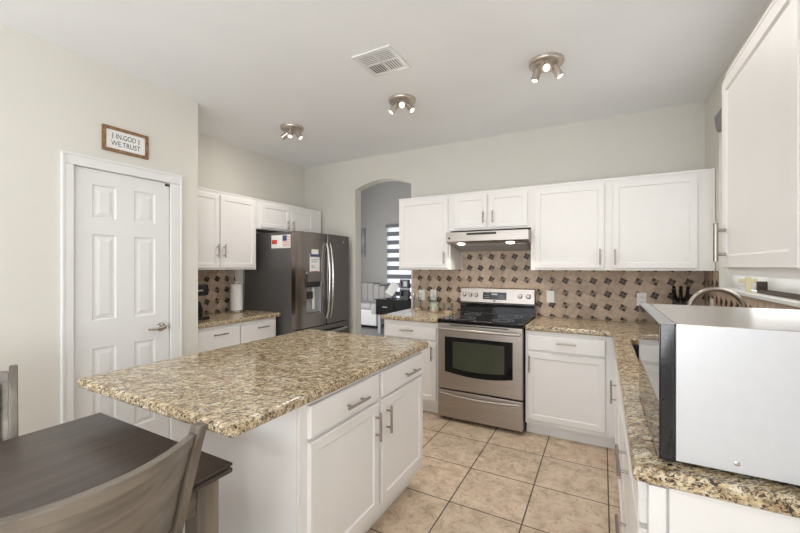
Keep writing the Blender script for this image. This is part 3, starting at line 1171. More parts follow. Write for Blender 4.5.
# ------------------------------------------------------------------ range
rg = thing('range', 'freestanding stainless electric range with black glass cooktop', 'range', (-1.328, 0, 0))
RW = 0.757
RY = 3.17
b = bmesh.new(); box(b, 0.001, RW - 0.001, RY + 0.045, 3.85, 0.03, 0.895, 0.002); build('body', b, M['black'], rg)
for fx in (0.04, RW - 0.04):
    for fy in (3.26, 3.80):
        b = bmesh.new(); tube(b, [(fx, fy, 0.0), (fx, fy, 0.031)], 0.016, 12); build('foot', b, M['black'], rg)
b = bmesh.new(); slab(b, [0.0, RW], [RY - 0.012, 3.78], lambda x, y: True, 0.893, 0.922, 0.008); ck = build('cooktop', b, M['black_glass'], rg)
for (x, y, r_) in ((0.19, 3.33, 0.11), (0.56, 3.33, 0.085), (0.19, 3.62, 0.075), (0.56, 3.62, 0.105)):
    b = bmesh.new()
    lathe(b, [(r_, 0.9222), (r_ + 0.003, 0.9224), (r_ + 0.006, 0.9222)], 40, 0, Matrix.Translation((x, y, 0)), False)
    lathe(b, [(r_ * 0.62, 0.9222), (r_ * 0.62 + 0.002, 0.9224), (r_ * 0.62 + 0.004, 0.9222)], 40, 0, Matrix.Translation((x, y, 0)), False)
    build('burner_ring', b, M['grey_plastic'], ck)
# oven door, with the arched lower edge of its black window
b = bmesh.new()
box(b, 0.003, RW - 0.003, RY, RY + 0.044, 0.292, 0.888, 0.006)
od = build('oven_door', b, M['steel'], rg)


def arcpoly(x0, x1, z0, z1, sag, n=16):
    p = [(x0, z1), (x1, z1)]
    for k in range(n + 1):
        q = 1 - 2 * k / n
        p.append(((x0 + x1) / 2 + q * (x1 - x0) / 2, z0 - sag * (1 - q * q)))
    return p


b = bmesh.new(); prism(b, arcpoly(0.072, RW - 0.082, 0.452, 0.765, 0.030), RY - 0.0035, RY + 0.002, 'Y'); wf = build('window_surround', b, M['black_glass'], od, smooth=False)
b = bmesh.new(); prism(b, arcpoly(0.148, RW - 0.150, 0.492, 0.728, 0.018), RY - 0.0055, RY - 0.0035, 'Y'); build('window_glass', b, M['oven_glass'], wf, smooth=False)
b = bmesh.new()
hp = []
for k in range(17):
    q = k / 16
    hp.append((0.02 + q * (RW - 0.04), RY - 0.028 - 0.022 * math.sin(PI * q), 0.838))
for k in range(16):
    p0, p1 = Vector(hp[k]), Vector(hp[k + 1])
tube(b, hp, 0.013, 12)
for q in (0.03, RW - 0.03):
    box(b, q - 0.012, q + 0.012, RY - 0.030, RY + 0.001, 0.826, 0.850, 0.003)
build('door_handle', b, M['steel'], od)
b = bmesh.new(); box(b, 0.12, RW - 0.12, RY - 0.0015, RY + 0.001, 0.8685, 0.8765, 0.0005); build('vent_slot', b, M['recess_shade'], od)  # raised dark strip stands in for the shade inside the slot
# storage drawer
b = bmesh.new(); box(b, 0.003, RW - 0.003, RY - 0.002, RY + 0.044, 0.036, 0.280, 0.006); dr = build('storage_drawer', b, M['steel'], rg)
b = bmesh.new()
hp = []
for k in range(17):
    q = k / 16
    hp.append((0.03 + q * (RW - 0.06), RY - 0.012 - 0.010 * math.sin(PI * q), 0.252 - 0.016 * math.sin(PI * q)))
tube(b, hp, 0.011, 10)
build('drawer_lip', b, M['steel'], dr)
# back guard
b = bmesh.new()
prism(b, [(3.79, 0.915), (3.865, 0.915), (3.865, 1.178), (3.83, 1.182), (3.80, 1.172), (3.785, 1.03), (3.80, 1.02)], 0.004, RW - 0.004, 'X', bev=0.002)
bgd = build('control_panel', b, M['steel'], rg)
b = bmesh.new(); box(b, 0.004, RW - 0.004, 3.781, 3.797, 0.922, 1.018, 0.002); build('splash_strip', b, M['black_glass'], rg)
tilt = math.atan2(0.015, 0.142)
Mp = Matrix.Translation((0, 3.7925, 1.10)) @ Matrix.Rotation(-tilt, 4, 'X')
b = bmesh.new(); box(b, 0.245, 0.485, -0.006, 0.001, -0.038, 0.036, 0.002, 0, 2, Mp); dp = build('display', b, M['display'], bgd)
b = bmesh.new()
box(b, 0.335, 0.395, -0.0066, -0.0058, 0.008, 0.024, 0, 0, 2, Mp)
for k in range(4):
    for r_ in range(2):
        for x in (0.262 + k * 0.015, 0.415 + k * 0.015):
            box(b, x, x + 0.007, -0.0066, -0.0058, -0.022 + r_ * 0.022, -0.018 + r_ * 0.022, 0, 0, 2, Mp)
build('buttons', b, M['grey_plastic'], dp, smooth=False)
for x in (0.045, 0.11, 0.172, 0.617, 0.697):
    b = bmesh.new()
    Mk = Mp @ Matrix.Translation((x, -0.001, 0.005)) @ Matrix.Rotation(R(90), 4, 'X')
    lathe(b, [(0.023, 0), (0.023, 0.006), (0.019, 0.010), (0.017, 0.024), (0.012, 0.026)], 24, 0, Mk)
    kn = build('knob', b, M['steel'], bgd)
    b = bmesh.new(); box(b, -0.002, 0.002, -0.015, 0.015, 0.0255, 0.0275, 0.0005, 0, 1, Mk); build('pointer', b, M['ink'], kn)
b = bmesh.new(); lathe(b, [(0.010, 0), (0.010, 0.002)], 20, 0, Mp @ Matrix.Translation((0.365, -0.002, -0.052)) @ Matrix.Rotation(R(90), 4, 'X'))
build('badge', b, M['ink'], bgd)

# ------------------------------------------------------------------ refrigerator (facing +X): local x along +Y
fr = thing('refrigerator', 'dark stainless french-door refrigerator standing in the left alcove', 'refrigerator', (-2.77, 2.868, 0), R(90))
FW = 0.925
b = bmesh.new(); box(b, 0.004, FW - 0.004, 0.085, 0.80, 0.03, 1.765, 0.006); build('body', b, M['fridge_side'], fr)
b = bmesh.new(); box(b, 0.02, FW - 0.02, 0.10, 0.78, 0.0, 0.03); build('base_grille', b, M['black'], fr, smooth=False)


def curved_front(x0, x1, z0, z1, hole=None):
    """door with a gently bowed front; hole = (x0,x1,z0,z1) pushed in as the dispenser bay"""
    tb = bmesh.new()
    xs = [x0 + (x1 - x0) * k / 10 for k in range(11)]
    zs = [z0, z1]
    if hole:
        xs = sorted(set([x for x in xs if not (hole[0] - 0.01 < x < hole[1] + 0.01)] + [hole[0], hole[1]]))
        zs = [z0, hole[2], hole[3], z1]

    def yf(x):
        q = (x - FW / 2) / (FW / 2)
        e = min(x - x0, x1 - x)
        rnd = 0.010 * max(0.0, 1 - e / 0.02) ** 2
        return 0.0 + 0.012 * q * q + rnd
    if not hole:
        xs = sorted(set(xs + [x0 + 0.004, x0 + 0.01, x1 - 0.004, x1 - 0.01]))
    F = {}
    for i, x in enumerate(xs):
        for j, z in enumerate(zs):
            F[i, j] = tb.verts.new((x, yf(x), z))
    for i in range(len(xs) - 1):
        for j in range(len(zs) - 1):
            cx, cz = (xs[i] + xs[i + 1]) / 2, (zs[j] + zs[j + 1]) / 2
            if hole and hole[0] < cx < hole[1] and hole[2] < cz < hole[3]:
                dpt = 0.055
                inner = [tb.verts.new((F[p].co.x, dpt, F[p].co.z)) for p in ((i, j), (i + 1, j), (i + 1, j + 1), (i, j + 1))]
                outer = [F[i, j], F[i + 1, j], F[i + 1, j + 1], F[i, j + 1]]
                for k in range(4):
                    f = tb.faces.new((outer[k], outer[(k + 1) % 4], inner[(k + 1) % 4], inner[k])); f.material_index = 1
                f = tb.faces.new(inner); f.material_index = 1
            else:
                tb.faces.new((F[i, j], F[i + 1, j], F[i + 1, j + 1], F[i, j + 1]))
    n, m_ = len(xs) - 1, len(zs) - 1
    yb = 0.078
    B = {}
    for i in range(n + 1):
        B[i, 0] = tb.verts.new((xs[i], yb, zs[0])); B[i, 1] = tb.verts.new((xs[i], yb, zs[-1]))
    for i in range(n):
        tb.faces.new((B[i, 0], B[i + 1, 0], F[i + 1, 0], F[i, 0]))
        tb.faces.new((F[i, m_], F[i + 1, m_], B[i + 1, 1], B[i, 1]))
    tb.faces.new([F[0, j] for j in range(m_ + 1)] + [B[0, 1], B[0, 0]])
    tb.faces.new([F[n, j] for j in range(m_, -1, -1)] + [B[n, 0], B[n, 1]])
    tb.faces.new([B[i, 0] for i in range(n, -1, -1)] + [B[i, 1] for i in range(n + 1)])
    mi = {f.index: f.material_index for f in tb.faces}
    bmesh.ops.recalc_face_normals(tb, faces=list(tb.faces))
    return tb


SEAM = 0.49
ld = build('door', curved_front(0.003, SEAM - 0.003, 0.742, 1.772, (0.150, 0.375, 0.885, 1.235)), [M['fridge_front'], M['grey_plastic']], fr)
rd = build('door', curved_front(SEAM + 0.003, FW - 0.003, 0.742, 1.772), M['fridge_front'], fr)
fz = build('freezer_drawer', curved_front(0.003, FW - 0.003, 0.05, 0.732), M['fridge_front'], fr)


def bow(x, z0, z1, out):
    b = bmesh.new()
    pts = []
    for k in range(19):
        q = k / 18
        pts.append((x, -0.012 - out * math.sin(PI * q) ** 0.6, z0 + (z1 - z0) * q))
    tube(b, pts, 0.0115, 12)
    for q, zz in ((0, z0), (1, z1)):
        tube(b, [(x, 0.004, zz), (x, -0.016, zz)], 0.013, 12)
    return b


build('handle', bow(SEAM - 0.030, 0.82, 1.66, 0.045), M['chrome'], ld)
build('handle', bow(SEAM + 0.030, 0.82, 1.66, 0.045), M['chrome'], rd)
b = bmesh.new()
pts = []
for k in range(17):
    q = k / 16
    pts.append((0.10 + q * (FW - 0.2), -0.010 - 0.05 * math.sin(PI * q) ** 0.6, 0.66))
tube(b, pts, 0.0135, 12)
build('handle', b, M['chrome'], fz)
# dispenser
b = bmesh.new(); box(b, 0.142, 0.385, -0.006, 0.012, 1.232, 1.345, 0.004); dpn = build('dispenser_panel', b, M['fridge_front'], ld)
b = bmesh.new(); box(b, 0.165, 0.355, -0.012, 0.05, 1.178, 1.236, 0.01); build('dispenser_spout', b, M['black_gloss'], ld)
b = bmesh.new(); box(b, 0.136, 0.152, -0.008, 0.05, 1.17, 1.32, 0.002); build('dispenser_edge', b, M['black_gloss'], ld)
b = bmesh.new(); box(b, 0.27, 0.305, 0.030, 0.042, 0.93, 1.17, 0.003, 0, 2, None); build('dispenser_paddle', b, M['white_plastic'], ld)
b = bmesh.new(); box(b, 0.165, 0.245, -0.002, 0.03, 1.05, 1.13, 0.006); build('dispenser_control', b, M['black_gloss'], ld)
b = bmesh.new(); box(b, 0.152, 0.373, 0.008, 0.054, 0.886, 0.897, 0.002); build('drip_tray', b, M['fridge_front'], ld)
b = bmesh.new(); lathe(b, [(0.012, 0), (0.012, 0.002)], 20, 0, Matrix.Translation((0.80, 0.0075, 1.695)) @ Matrix.Rotation(R(90), 4, 'X')); build('badge', b, M['grey_plastic'], rd)
# stickers on the door: white tag, blue band, print lines, orange foot
b = bmesh.new()
x0, x1 = 0.198, 0.352
yy = 0.0005
box(b, x0 + 0.03, x1 - 0.02, yy - 0.0015, yy + 0.006, 1.535, 1.588, mi=0)
box(b, x0, x1, yy - 0.0015, yy + 0.006, 1.315, 1.535, mi=0)
box(b, x0, x1, yy - 0.002, yy - 0.0014, 1.505, 1.535, mi=1)
for k, (w0, w1, zz) in enumerate(((0.02, 0.14, 1.474), (0.02, 0.12, 1.452), (0.02, 0.06, 1.41), (0.02, 0.08, 1.392))):
    box(b, x0 + w0, x0 + w1, yy - 0.002, yy - 0.0014, zz - 0.004, zz + 0.004, mi=3)
box(b, x0 + 0.02, x0 + 0.135, yy - 0.002, yy - 0.0014, 1.322, 1.35, mi=2)
build('energy_sticker', b, [M['paper'], M['blue'], M['orange'], M['grey_plastic']], ld, smooth=False)
# sticker with flag on the side (side faces -Y = local -x)
b = bmesh.new()
sy0, sy1 = 0.092, 0.372          # local y (depth)
sz0, sz1 = 1.595, 1.735
box(b, 0.0025, 0.0055, sy0, sy1, sz0, sz1, mi=0)
box(b, 0.002, 0.0026, 0.285, 0.365, 1.64, 1.685, mi=1)
for k in range(7):
    box(b, 0.002, 0.0026, sy0 + 0.004, 0.205, 1.612 + k * 0.0165, 1.612 + k * 0.0165 + 0.009, mi=2)
box(b, 0.0018, 0.0025, 0.145, 0.205, 1.672, 1.73, mi=3)
build('flag_sticker', b, [M['paper'], M['red'], M['pink'], M['blue']], fr, smooth=False)

# ------------------------------------------------------------------ microwave (front faces -X)
mw = thing('microwave', 'large silver microwave with mirrored door on the right countertop', 'microwave', (0.125, 1.122, CZ1))
MWL, MWD, MZ0, MZ1 = 0.568, 0.46, 0.010, 0.344
b = bmesh.new()
box(b, 0.034, MWD, 0.0, MWL, MZ0, MZ1, 0.002, 0)
bd = build('body', b, [M['silver_paint']], mw)
b = bmesh.new(); box(b, 0.034, MWD, 0.0015, MWL - 0.0015, MZ1 - 0.001, MZ1 + 0.0012, 0.0005); build('top_plate', b, M['mw_top'], mw)
b = bmesh.new(); box(b, 0.003, 0.032, 0.0, MWL, MZ0 - 0.002, MZ1, 0.001); dd = build('door', b, M['mw_side'], mw)
b = bmesh.new(); box(b, 0.0, 0.003, 0.001, MWL - 0.001, MZ0 - 0.001, MZ1 - 0.002, 0.0005); build('door_glass', b, M['mw_glass'], dd)
b = bmesh.new(); box(b, 0.0318, 0.0345, 0.0, MWL, MZ1 - 0.004, MZ1 + 0.0014); build('door_gap_shade', b, M['black'], mw, smooth=False)  # black strip painting the shade between door and body
b = bmesh.new(); box(b, 0.0, 0.0315, 0.0, 0.095, MZ1, MZ1 + 0.0015); box(b, 0.0, 0.0315, 0.098, MWL, MZ1, MZ1 + 0.0015); build('door_top_trim', b, M['grey_plastic'], dd, smooth=False)
b = bmesh.new(); box(b, -0.0015, 0.0, 0.0, MWL, MZ0, MZ0 + 0.003); build('door_lower_trim', b, M['nickel'], dd, smooth=False)
b = bmesh.new(); box(b, 0.007, 0.018, -0.001, 0.002, 0.022, 0.055, 0.0005); build('latch_mark', b, M['black'], dd)
b = bmesh.new(); lathe(b, [(0.0055, 0), (0.0055, 0.002), (0.003, 0.0035)], 16, 0, Matrix.Translation((0.148, 0, 0.033)) @ Matrix.Rotation(R(90), 4, 'X')); build('screw', b, M['chrome'], bd)
for fx in (0.06, MWD - 0.05):
    for fy in (0.05, MWL - 0.05):
        b = bmesh.new(); tube(b, [(fx, fy, 0), (fx, fy, 0.0105)], 0.014, 12); build('foot', b, M['black'], mw)


# ------------------------------------------------------------------ dining set
TX0, TX1, TY0, TY1, TZ = -1.952, -1.068, -0.75, 0.815, 0.755
tb_ = thing('dining_table', 'dark wood dining table tucked against the kitchen island', 'dining table', ((TX0 + TX1) / 2, (TY0 + TY1) / 2, 0))
hx, hy = (TX1 - TX0) / 2, (TY1 - TY0) / 2
b = bmesh.new()
box(b, -hx, hx, -hy, hy, TZ - 0.010, TZ, 0.004, 0, 3)
box(b, -hx + 0.006, hx - 0.006, -hy + 0.006, hy - 0.006, TZ - 0.017, TZ - 0.009, 0.001)
box(b, -hx, hx, -hy, hy, TZ - 0.032, TZ - 0.016, 0.005, 0, 3)
build('tabletop', b, M['table_top'], tb_)
b = bmesh.new()
for (x0, x1, y0, y1) in ((-hx + 0.05, hx - 0.05, hy - 0.085, hy - 0.063), (-hx + 0.05, hx - 0.05, -hy + 0.063, -hy + 0.085),
                         (-hx + 0.063, -hx + 0.085, -hy + 0.07, hy - 0.07), (hx - 0.058, hx - 0.036, -hy + 0.07, hy - 0.07)):
    box(b, x0, x1, y0, y1, TZ - 0.125, TZ - 0.033, 0.002)
build('apron', b, M['chair_wood'], tb_)
for sx in (-1, 1):
    for sy in (-1, 1):
        b = bmesh.new()
        cx, cy = sx * (hx - 0.062), sy * (hy - 0.068)
        box(b, cx - 0.036, cx + 0.036, cy - 0.036, cy + 0.036, 0, TZ - 0.033, 0.005)
        build('leg', b, M['leg_wood'], tb_)


def sweep_panel(z0, z1, x_half, yfun, th, n=20, bev=0.004):
    """curved board between the posts: y centre line from yfun(x, z), thickness th"""
    tb = bmesh.new()
    nz = 6
    A, B = {}, {}
    for i in range(n + 1):
        x = -x_half + 2 * x_half * i / n
        for j in range(nz + 1):
            z = z0 + (z1 - z0) * j / nz
            y = yfun(x, z)
            A[i, j] = tb.verts.new((x, y - th / 2, z)); B[i, j] = tb.verts.new((x, y + th / 2, z))
    for i in range(n):
        for j in range(nz):
            tb.faces.new((A[i, j], A[i + 1, j], A[i + 1, j + 1], A[i, j + 1]))
            tb.faces.new((B[i, j], B[i, j + 1], B[i + 1, j + 1], B[i + 1, j]))
        tb.faces.new((A[i, 0], B[i, 0], B[i + 1, 0], A[i + 1, 0]))
        tb.faces.new((A[i, nz], A[i + 1, nz], B[i + 1, nz], B[i, nz]))
    for j in range(nz):
        tb.faces.new((A[0, j], A[0, j + 1], B[0, j + 1], B[0, j]))
        tb.faces.new((A[n, j], B[n, j], B[n, j + 1], A[n, j + 1]))
    bmesh.ops.recalc_face_normals(tb, faces=list(tb.faces))
    es = [e for e in tb.edges if e.calc_face_angle(0) > R(50)]
    bmesh.ops.bevel(tb, geom=es, offset=bev, segments=2, profile=0.5, affect='EDGES')
    return tb


def rake(z):
    # y of the back posts: upright legs splaying back above the seat
    if z < 0.45:
        return -0.165 - 0.05 * ((0.45 - z) / 0.45) ** 2
    q = (z - 0.45) / 0.53
    return -0.165 - 0.165 * q ** 1.25


def make_chair(label):
    t = thing('dining_chair', label, 'chair', group=None)
    b = bmesh.new()
    slab(b, [-0.225, 0.225], [-0.155, 0.215], lambda x, y: True, 0.43, 0.475, 0.014)
    build('seat', b, M['taupe'], t)
    b = bmesh.new()
    for (x0, x1, y0, y1) in ((-0.20, 0.20, 0.175, 0.195), (-0.20, 0.20, -0.165, -0.145), (-0.205, -0.185, -0.15, 0.18), (0.185, 0.205, -0.15, 0.18)):
        box(b, x0, x1, y0, y1, 0.37, 0.429, 0.002)
    build('seat_frame', b, M['chair_wood'], t)
    for s in (-1, 1):
        b = bmesh.new(); box(b, s * 0.2 - 0.02, s * 0.2 + 0.02, 0.165, 0.205, 0, 0.429, 0.004); build('leg', b, M['leg_wood'], t)
    for s in (-1, 1):
        tb = bmesh.new()
        zs = [0, 0.15, 0.3, 0.45, 0.55, 0.65, 0.75, 0.85, 0.94, 0.992]
        rings = []
        for z in zs:
            y = rake(z)
            d = 0.022 if z < 0.9 else 0.019
            x = s * 0.222
            rings.append([tb.verts.new((x + a * 0.013, y + c * d, z)) for a, c in ((-1, -1), (1, -1), (1, 1), (-1, 1))])
        for a, c in zip(rings, rings[1:]):
            for k in range(4):
                tb.faces.new((a[k], a[(k + 1) % 4], c[(k + 1) % 4], c[k]))
        tb.faces.new(rings[0][::-1]); tb.faces.new(rings[-1])
        bmesh.ops.recalc_face_normals(tb, faces=list(tb.faces))
        es = [e for e in tb.edges if e.calc_face_angle(0) > R(50)]
        bmesh.ops.bevel(tb, geom=es, offset=0.004, segments=2, profile=0.5, affect='EDGES')
        p = build('back_post', tb, M['leg_wood'], t)

    def yc(x, z):
        return rake(z) - 0.072 * (1 - (x / 0.21) ** 2)
    build('back_panel', sweep_panel(0.70, 0.965, 0.208, lambda x, z: yc(x, z) - 0.002, 0.014), M['chair_wood'], t)
    build('top_rail', sweep_panel(0.935, 0.972, 0.209, yc, 0.026), M['chair_wood'], t)
    build('lower_rail', sweep_panel(0.655, 0.698, 0.209, yc, 0.024), M['chair_wood'], t)
    build('back_pad', sweep_panel(0.705, 0.93, 0.185, lambda x, z: yc(x, z) + 0.011, 0.012), M['taupe'], t)
    return t


ch = make_chair('grey wood dining chair at the near side of the table, closest to the camera')
ch.location = (-1.252, 0.378, 0.0); ch.rotation_euler = (0, 0, R(90))
c2_ = copy_tree(ch)
c2_['label'] = 'grey wood dining chair across the table by the left wall'
c2_.location = (-1.87, 0.287, 0); c2_.rotation_euler = (0, 0, R(-105))

# ------------------------------------------------------------------ wall sign
sg = thing('wall_sign', 'rustic framed white sign lettered IN GOD WE TRUST above the pantry door', 'sign', (XP + 0.001, 1.38, 2.272), R(90))
sw, sh = 0.1435, 0.085
b = bmesh.new(); box(b, -sw + 0.01, sw - 0.01, -0.008, 0, -sh + 0.01, sh - 0.01); build('board', b, M['paper'], sg, smooth=False)
b = bmesh.new()
fwd = 0.021
box(b, -sw, sw, -0.018, 0, sh - fwd, sh, 0.002); box(b, -sw, sw, -0.018, 0, -sh, -sh + fwd, 0.002)
box(b, -sw, -sw + fwd, -0.0175, 0, -sh + fwd, sh - fwd, 0.002); box(b, sw - fwd, sw, -0.0175, 0, -sh + fwd, sh - fwd, 0.002)
build('frame', b, M['rustic'], sg)
text_mesh('lettering', 'IN.GOD', 0.050, M['ink'], sg, (0, -0.0085, 0.024), (R(90), 0, 0)).scale = (0.72, 1, 1)
text_mesh('lettering', 'WE.TRUST', 0.048, M['ink'], sg, (0, -0.0085, -0.026), (R(90), 0, 0)).scale = (0.80, 1, 1)
b = bmesh.new()
for s in (-1, 1):
    for k in range(5):
        q = 0.082 * s
        box(b, q - 0.004, q + 0.004, -0.009, -0.0075, 0.006 + k * 0.008, 0.0105 + k * 0.008)
build('ornament', b, M['ink'], sg, smooth=False)

# ------------------------------------------------------------------ ceiling: air register and spot lights
vt = thing('air_vent', 'white square louvered air vent in the ceiling', 'air vent', (-1.285, 2.11, HC))
vw = 0.142
b = bmesh.new()
for (x0, x1, y0, y1) in ((-vw, vw, -vw, -vw + 0.028), (-vw, vw, vw - 0.028, vw), (-vw, -vw + 0.028, -vw + 0.028, vw - 0.028), (vw - 0.028, vw, -vw + 0.028, vw - 0.028)):
    box(b, x0, x1, y0, y1, -0.010, -0.0005, 0.002)
box(b, -0.006, 0.006, -vw + 0.028, vw - 0.028, -0.009, -0.002, 0.001)
box(b, -vw + 0.028, vw - 0.028, -0.006, 0.006, -0.009, -0.002, 0.001)
build('frame', b, M['trim'], vt)
b = bmesh.new(); box(b, -vw + 0.02, vw - 0.02, -vw + 0.02, vw - 0.02, -0.0015, -0.0004); build('duct_shade', b, M['recess_shade'], vt, smooth=False)  # dark plate stands in for the duct's inner shade; no hole is cut
b = bmesh.new()
span = vw - 0.034


def louver(cx, cy, alongx, tilt):
    L = span / 2 - 0.001
    n_ = 6
    for k in range(n_):
        off = -span / 2 + span * (k + 0.5) / n_
        if alongx:
            Mv = Matrix.Translation((cx, cy + off, -0.0085)) @ Matrix.Rotation(tilt, 4, 'X')
            box(b, -L, L, -0.0055, 0.0055, -0.0006, 0.0006, 0, 0, 1, Mv)
        else:
            Mv = Matrix.Translation((cx + off, cy, -0.0085)) @ Matrix.Rotation(tilt, 4, 'Y')
            box(b, -0.0050, 0.0050, -L, L, -0.0006, 0.0006, 0, 0, 1, Mv)


q = 0.006 + span / 2
louver(-q, -q, True, R(-4)); louver(q, -q, True, R(-4))
louver(-q, q, False, R(12)); louver(q, q, False, R(-4))
build('louvers', b, M['trim'], vt, smooth=False)


def spot_fixture(label, x, y, heads):
    t = thing('ceiling_spotlight', label, 'ceiling light', (x, y, HC), 0, 'three-head ceiling spotlights')
    b = bmesh.new()
    lathe(b, [(0.0, -0.030), (0.085, -0.030), (0.104, -0.026), (0.110, -0.016), (0.110, -0.0008)], 36)
    build('canopy', b, M['canopy'], t)
    for (az, tilt) in heads:
        ca, sa = math.cos(az), math.sin(az)
        px, py = 0.058 * ca, 0.058 * sa
        b = bmesh.new()
        tube(b, [(px, py, -0.028), (px, py, -0.062)], 0.006, 10)
        Mh = Matrix.Translation((px, py, -0.066)) @ Matrix.Rotation(az, 4, 'Z') @ Matrix.Rotation(PI - tilt, 4, 'Y')
        lathe(b, [(0.010, -0.022), (0.022, -0.020), (0.0255, -0.012), (0.0255, 0.055), (0.022, 0.055), (0.022, 0.050)], 24, 0, Mh)
        h = build('spot_head', b, M['canopy'], t)
        b = bmesh.new()
        lathe(b, [(0.0, 0.052), (0.012, 0.0515), (0.0218, 0.0495), (0.0218, 0.047)], 20, 0, Mh)
        build('bulb', b, M['bulb'], h)
        l = bpy.data.lights.new('spot_light', 'SPOT')
        l.energy = 11.0; l.spot_size = R(165); l.spot_blend = 1.0; l.color = (1, 0.95, 0.88); l.shadow_soft_size = 0.022
        lo = bpy.data.objects.new('spot_light', l); COL.objects.link(lo); lo.parent = t
        d = Mh.to_3x3() @ Vector((0, 0, 1)) + Vector((0, 0, -0.9))
        lo.location = Mh @ Vector((0, 0, 0.060))
        lo.rotation_euler = d.to_track_quat('-Z', 'Y').to_euler()


spot_fixture('nickel three-head ceiling spotlight nearest the refrigerator, leftmost of three', -2.66, 2.69, [(R(200), R(55)), (R(300), R(20)), (R(20), R(35))])
spot_fixture('nickel three-head ceiling spotlight in the middle, beside the air vent', -1.43, 2.67, [(R(215), R(38)), (R(298), R(62)), (R(0), R(40))])
spot_fixture('nickel three-head ceiling spotlight on the right, above the range side', -0.325, 2.63, [(R(190), R(15)), (R(278), R(58)), (R(10), R(30))])

# ------------------------------------------------------------------ small things on the counters
# paper towel
pt = thing('paper_towel_holder', 'white paper towel roll upright on a chrome holder', 'paper towels', (-3.46, 2.68, CZ1))
b = bmesh.new(); lathe(b, [(0.075, 0), (0.078, 0.004), (0.074, 0.012), (0.05, 0.016), (0.0, 0.016)], 28); build('base', b, M['chrome'], pt)
b = bmesh.new(); tube(b, [(0, 0, 0.014), (0, 0, 0.325)], 0.006, 10); lathe(b, [(0.0, 0.345), (0.010, 0.34), (0.012, 0.332), (0.008, 0.322), (0.0, 0.32)], 16); build('rod', b, M['chrome'], pt)
b = bmesh.new(); lathe(b, [(0.020, 0.018), (0.060, 0.018), (0.062, 0.022), (0.062, 0.294), (0.059, 0.298), (0.020, 0.298)], 36); build('paper_roll', b, M['towel'], pt)
# coffee maker
cm = thing('coffee_maker', 'black drip coffee maker at the pantry wall corner', 'coffee maker', (-3.30, 2.085, CZ1), R(90))
b = bmesh.new(); box(b, -0.09, 0.09, -0.13, 0.11, 0, 0.030, 0.008); build('base', b, M['black'], cm)
b = bmesh.new(); box(b, -0.085, 0.085, 0.035, 0.11, 0.029, 0.24, 0.006); build('water_tank', b, M['black'], cm)
b = bmesh.new(); box(b, -0.09, 0.09, -0.115, 0.11, 0.22, 0.325, 0.015); hd_ = build('brew_head', b, M['black'], cm)
b = bmesh.new(); box(b, -0.03, 0.03, -0.1165, -0.114, 0.262, 0.275); build('badge', b, M['grey_plastic'], hd_, smooth=False)
b = bmesh.new(); lathe(b, [(0.0, 0.031), (0.055, 0.031), (0.066, 0.05), (0.066, 0.10), (0.048, 0.15), (0.045, 0.165), (0.0, 0.165)], 24, 0, Matrix.Translation((0, -0.045, 0))); cf = build('carafe', b, M['coffee_glass'], cm)
b = bmesh.new(); tube(b, [(0, -0.093, 0.155), (0, -0.125, 0.15), (0, -0.13, 0.09), (0, -0.108, 0.065)], 0.007, 10); build('carafe_handle', b, M['black'], cf)


def jar(label, x, y, h, r, fill, fillm, lid=True):
    t = thing('glass_jar', label, 'jar', (x, y, CZ1), 0, 'glass jars left of the range')
    b = bmesh.new()
    lathe(b, [(r * 0.92, 0), (r, 0.006), (r, h), (r - 0.003, h), (r - 0.003, 0.006)], 28, 0, None, False)
    build('glass_body', b, M['jar_glass'], t)
    b = bmesh.new(); lathe(b, [(0.0, 0.002), (r * 0.9, 0.002), (r - 0.004, 0.008), (r - 0.004, fill), (0.0, fill)], 28); build('contents', b, M[fillm], t)
    if lid:
        b = bmesh.new(); lathe(b, [(r + 0.002, h + 0.0005), (r + 0.002, h + 0.010), (0.012, h + 0.014), (0.007, h + 0.018), (0.012, h + 0.028), (0.0, h + 0.033)], 28)
        build('lid', b, M['jar_glass'], t)
    return t


jar('tall clear glass jar nearest the arch, open-topped with peach contents at its foot', -1.80, 3.72, 0.19, 0.045, 0.022, 'wax', False)
j2 = jar('clear glass jar of pale green sweets, middle of the three jars', -1.585, 3.69, 0.15, 0.055, 0.022, 'wax')
b = bmesh.new(); lathe(b, [(0.0, 0.0225), (0.05, 0.0225), (0.0505, 0.088), (0.04, 0.095), (0.0, 0.097)], 24); build('sweets', b, M['green'], j2)
jar('short lidded glass jar beside the range, low peach contents', -1.415, 3.66, 0.095, 0.055, 0.020, 'wax')

# knife block
kb = thing('knife_block', 'black knife block with steel-trimmed handles in the counter corner', 'knife block', (0.565, 3.74, CZ1), R(-12))
b = bmesh.new()
prism(b, [(-0.055, 0.0), (0.085, 0.0), (0.085, 0.11), (0.02, 0.235), (-0.062, 0.19)], -0.055, 0.055, 'X', bev=0.004)
build('block', b, M['black'], kb)
for i in range(3):
    for j in range(2):
        y0, z0 = -0.040 + j * 0.04, 0.200 + j * 0.022
        x0 = -0.036 + i * 0.036
        b = bmesh.new()
        tube(b, [(x0, y0, z0), (x0 * 1.15, y0 - 0.028, z0 + 0.055), (x0 * 1.3, y0 - 0.045, z0 + 0.105)], [0.010, 0.011, 0.012], 10)
        k_ = build('knife_handle', b, M['black_gloss'], kb)
        b = bmesh.new(); tube(b, [(x0, y0, z0 - 0.001), (x0 * 1.03, y0 - 0.006, z0 + 0.012)], 0.0115, 10); build('bolster', b, M['chrome'], k_)

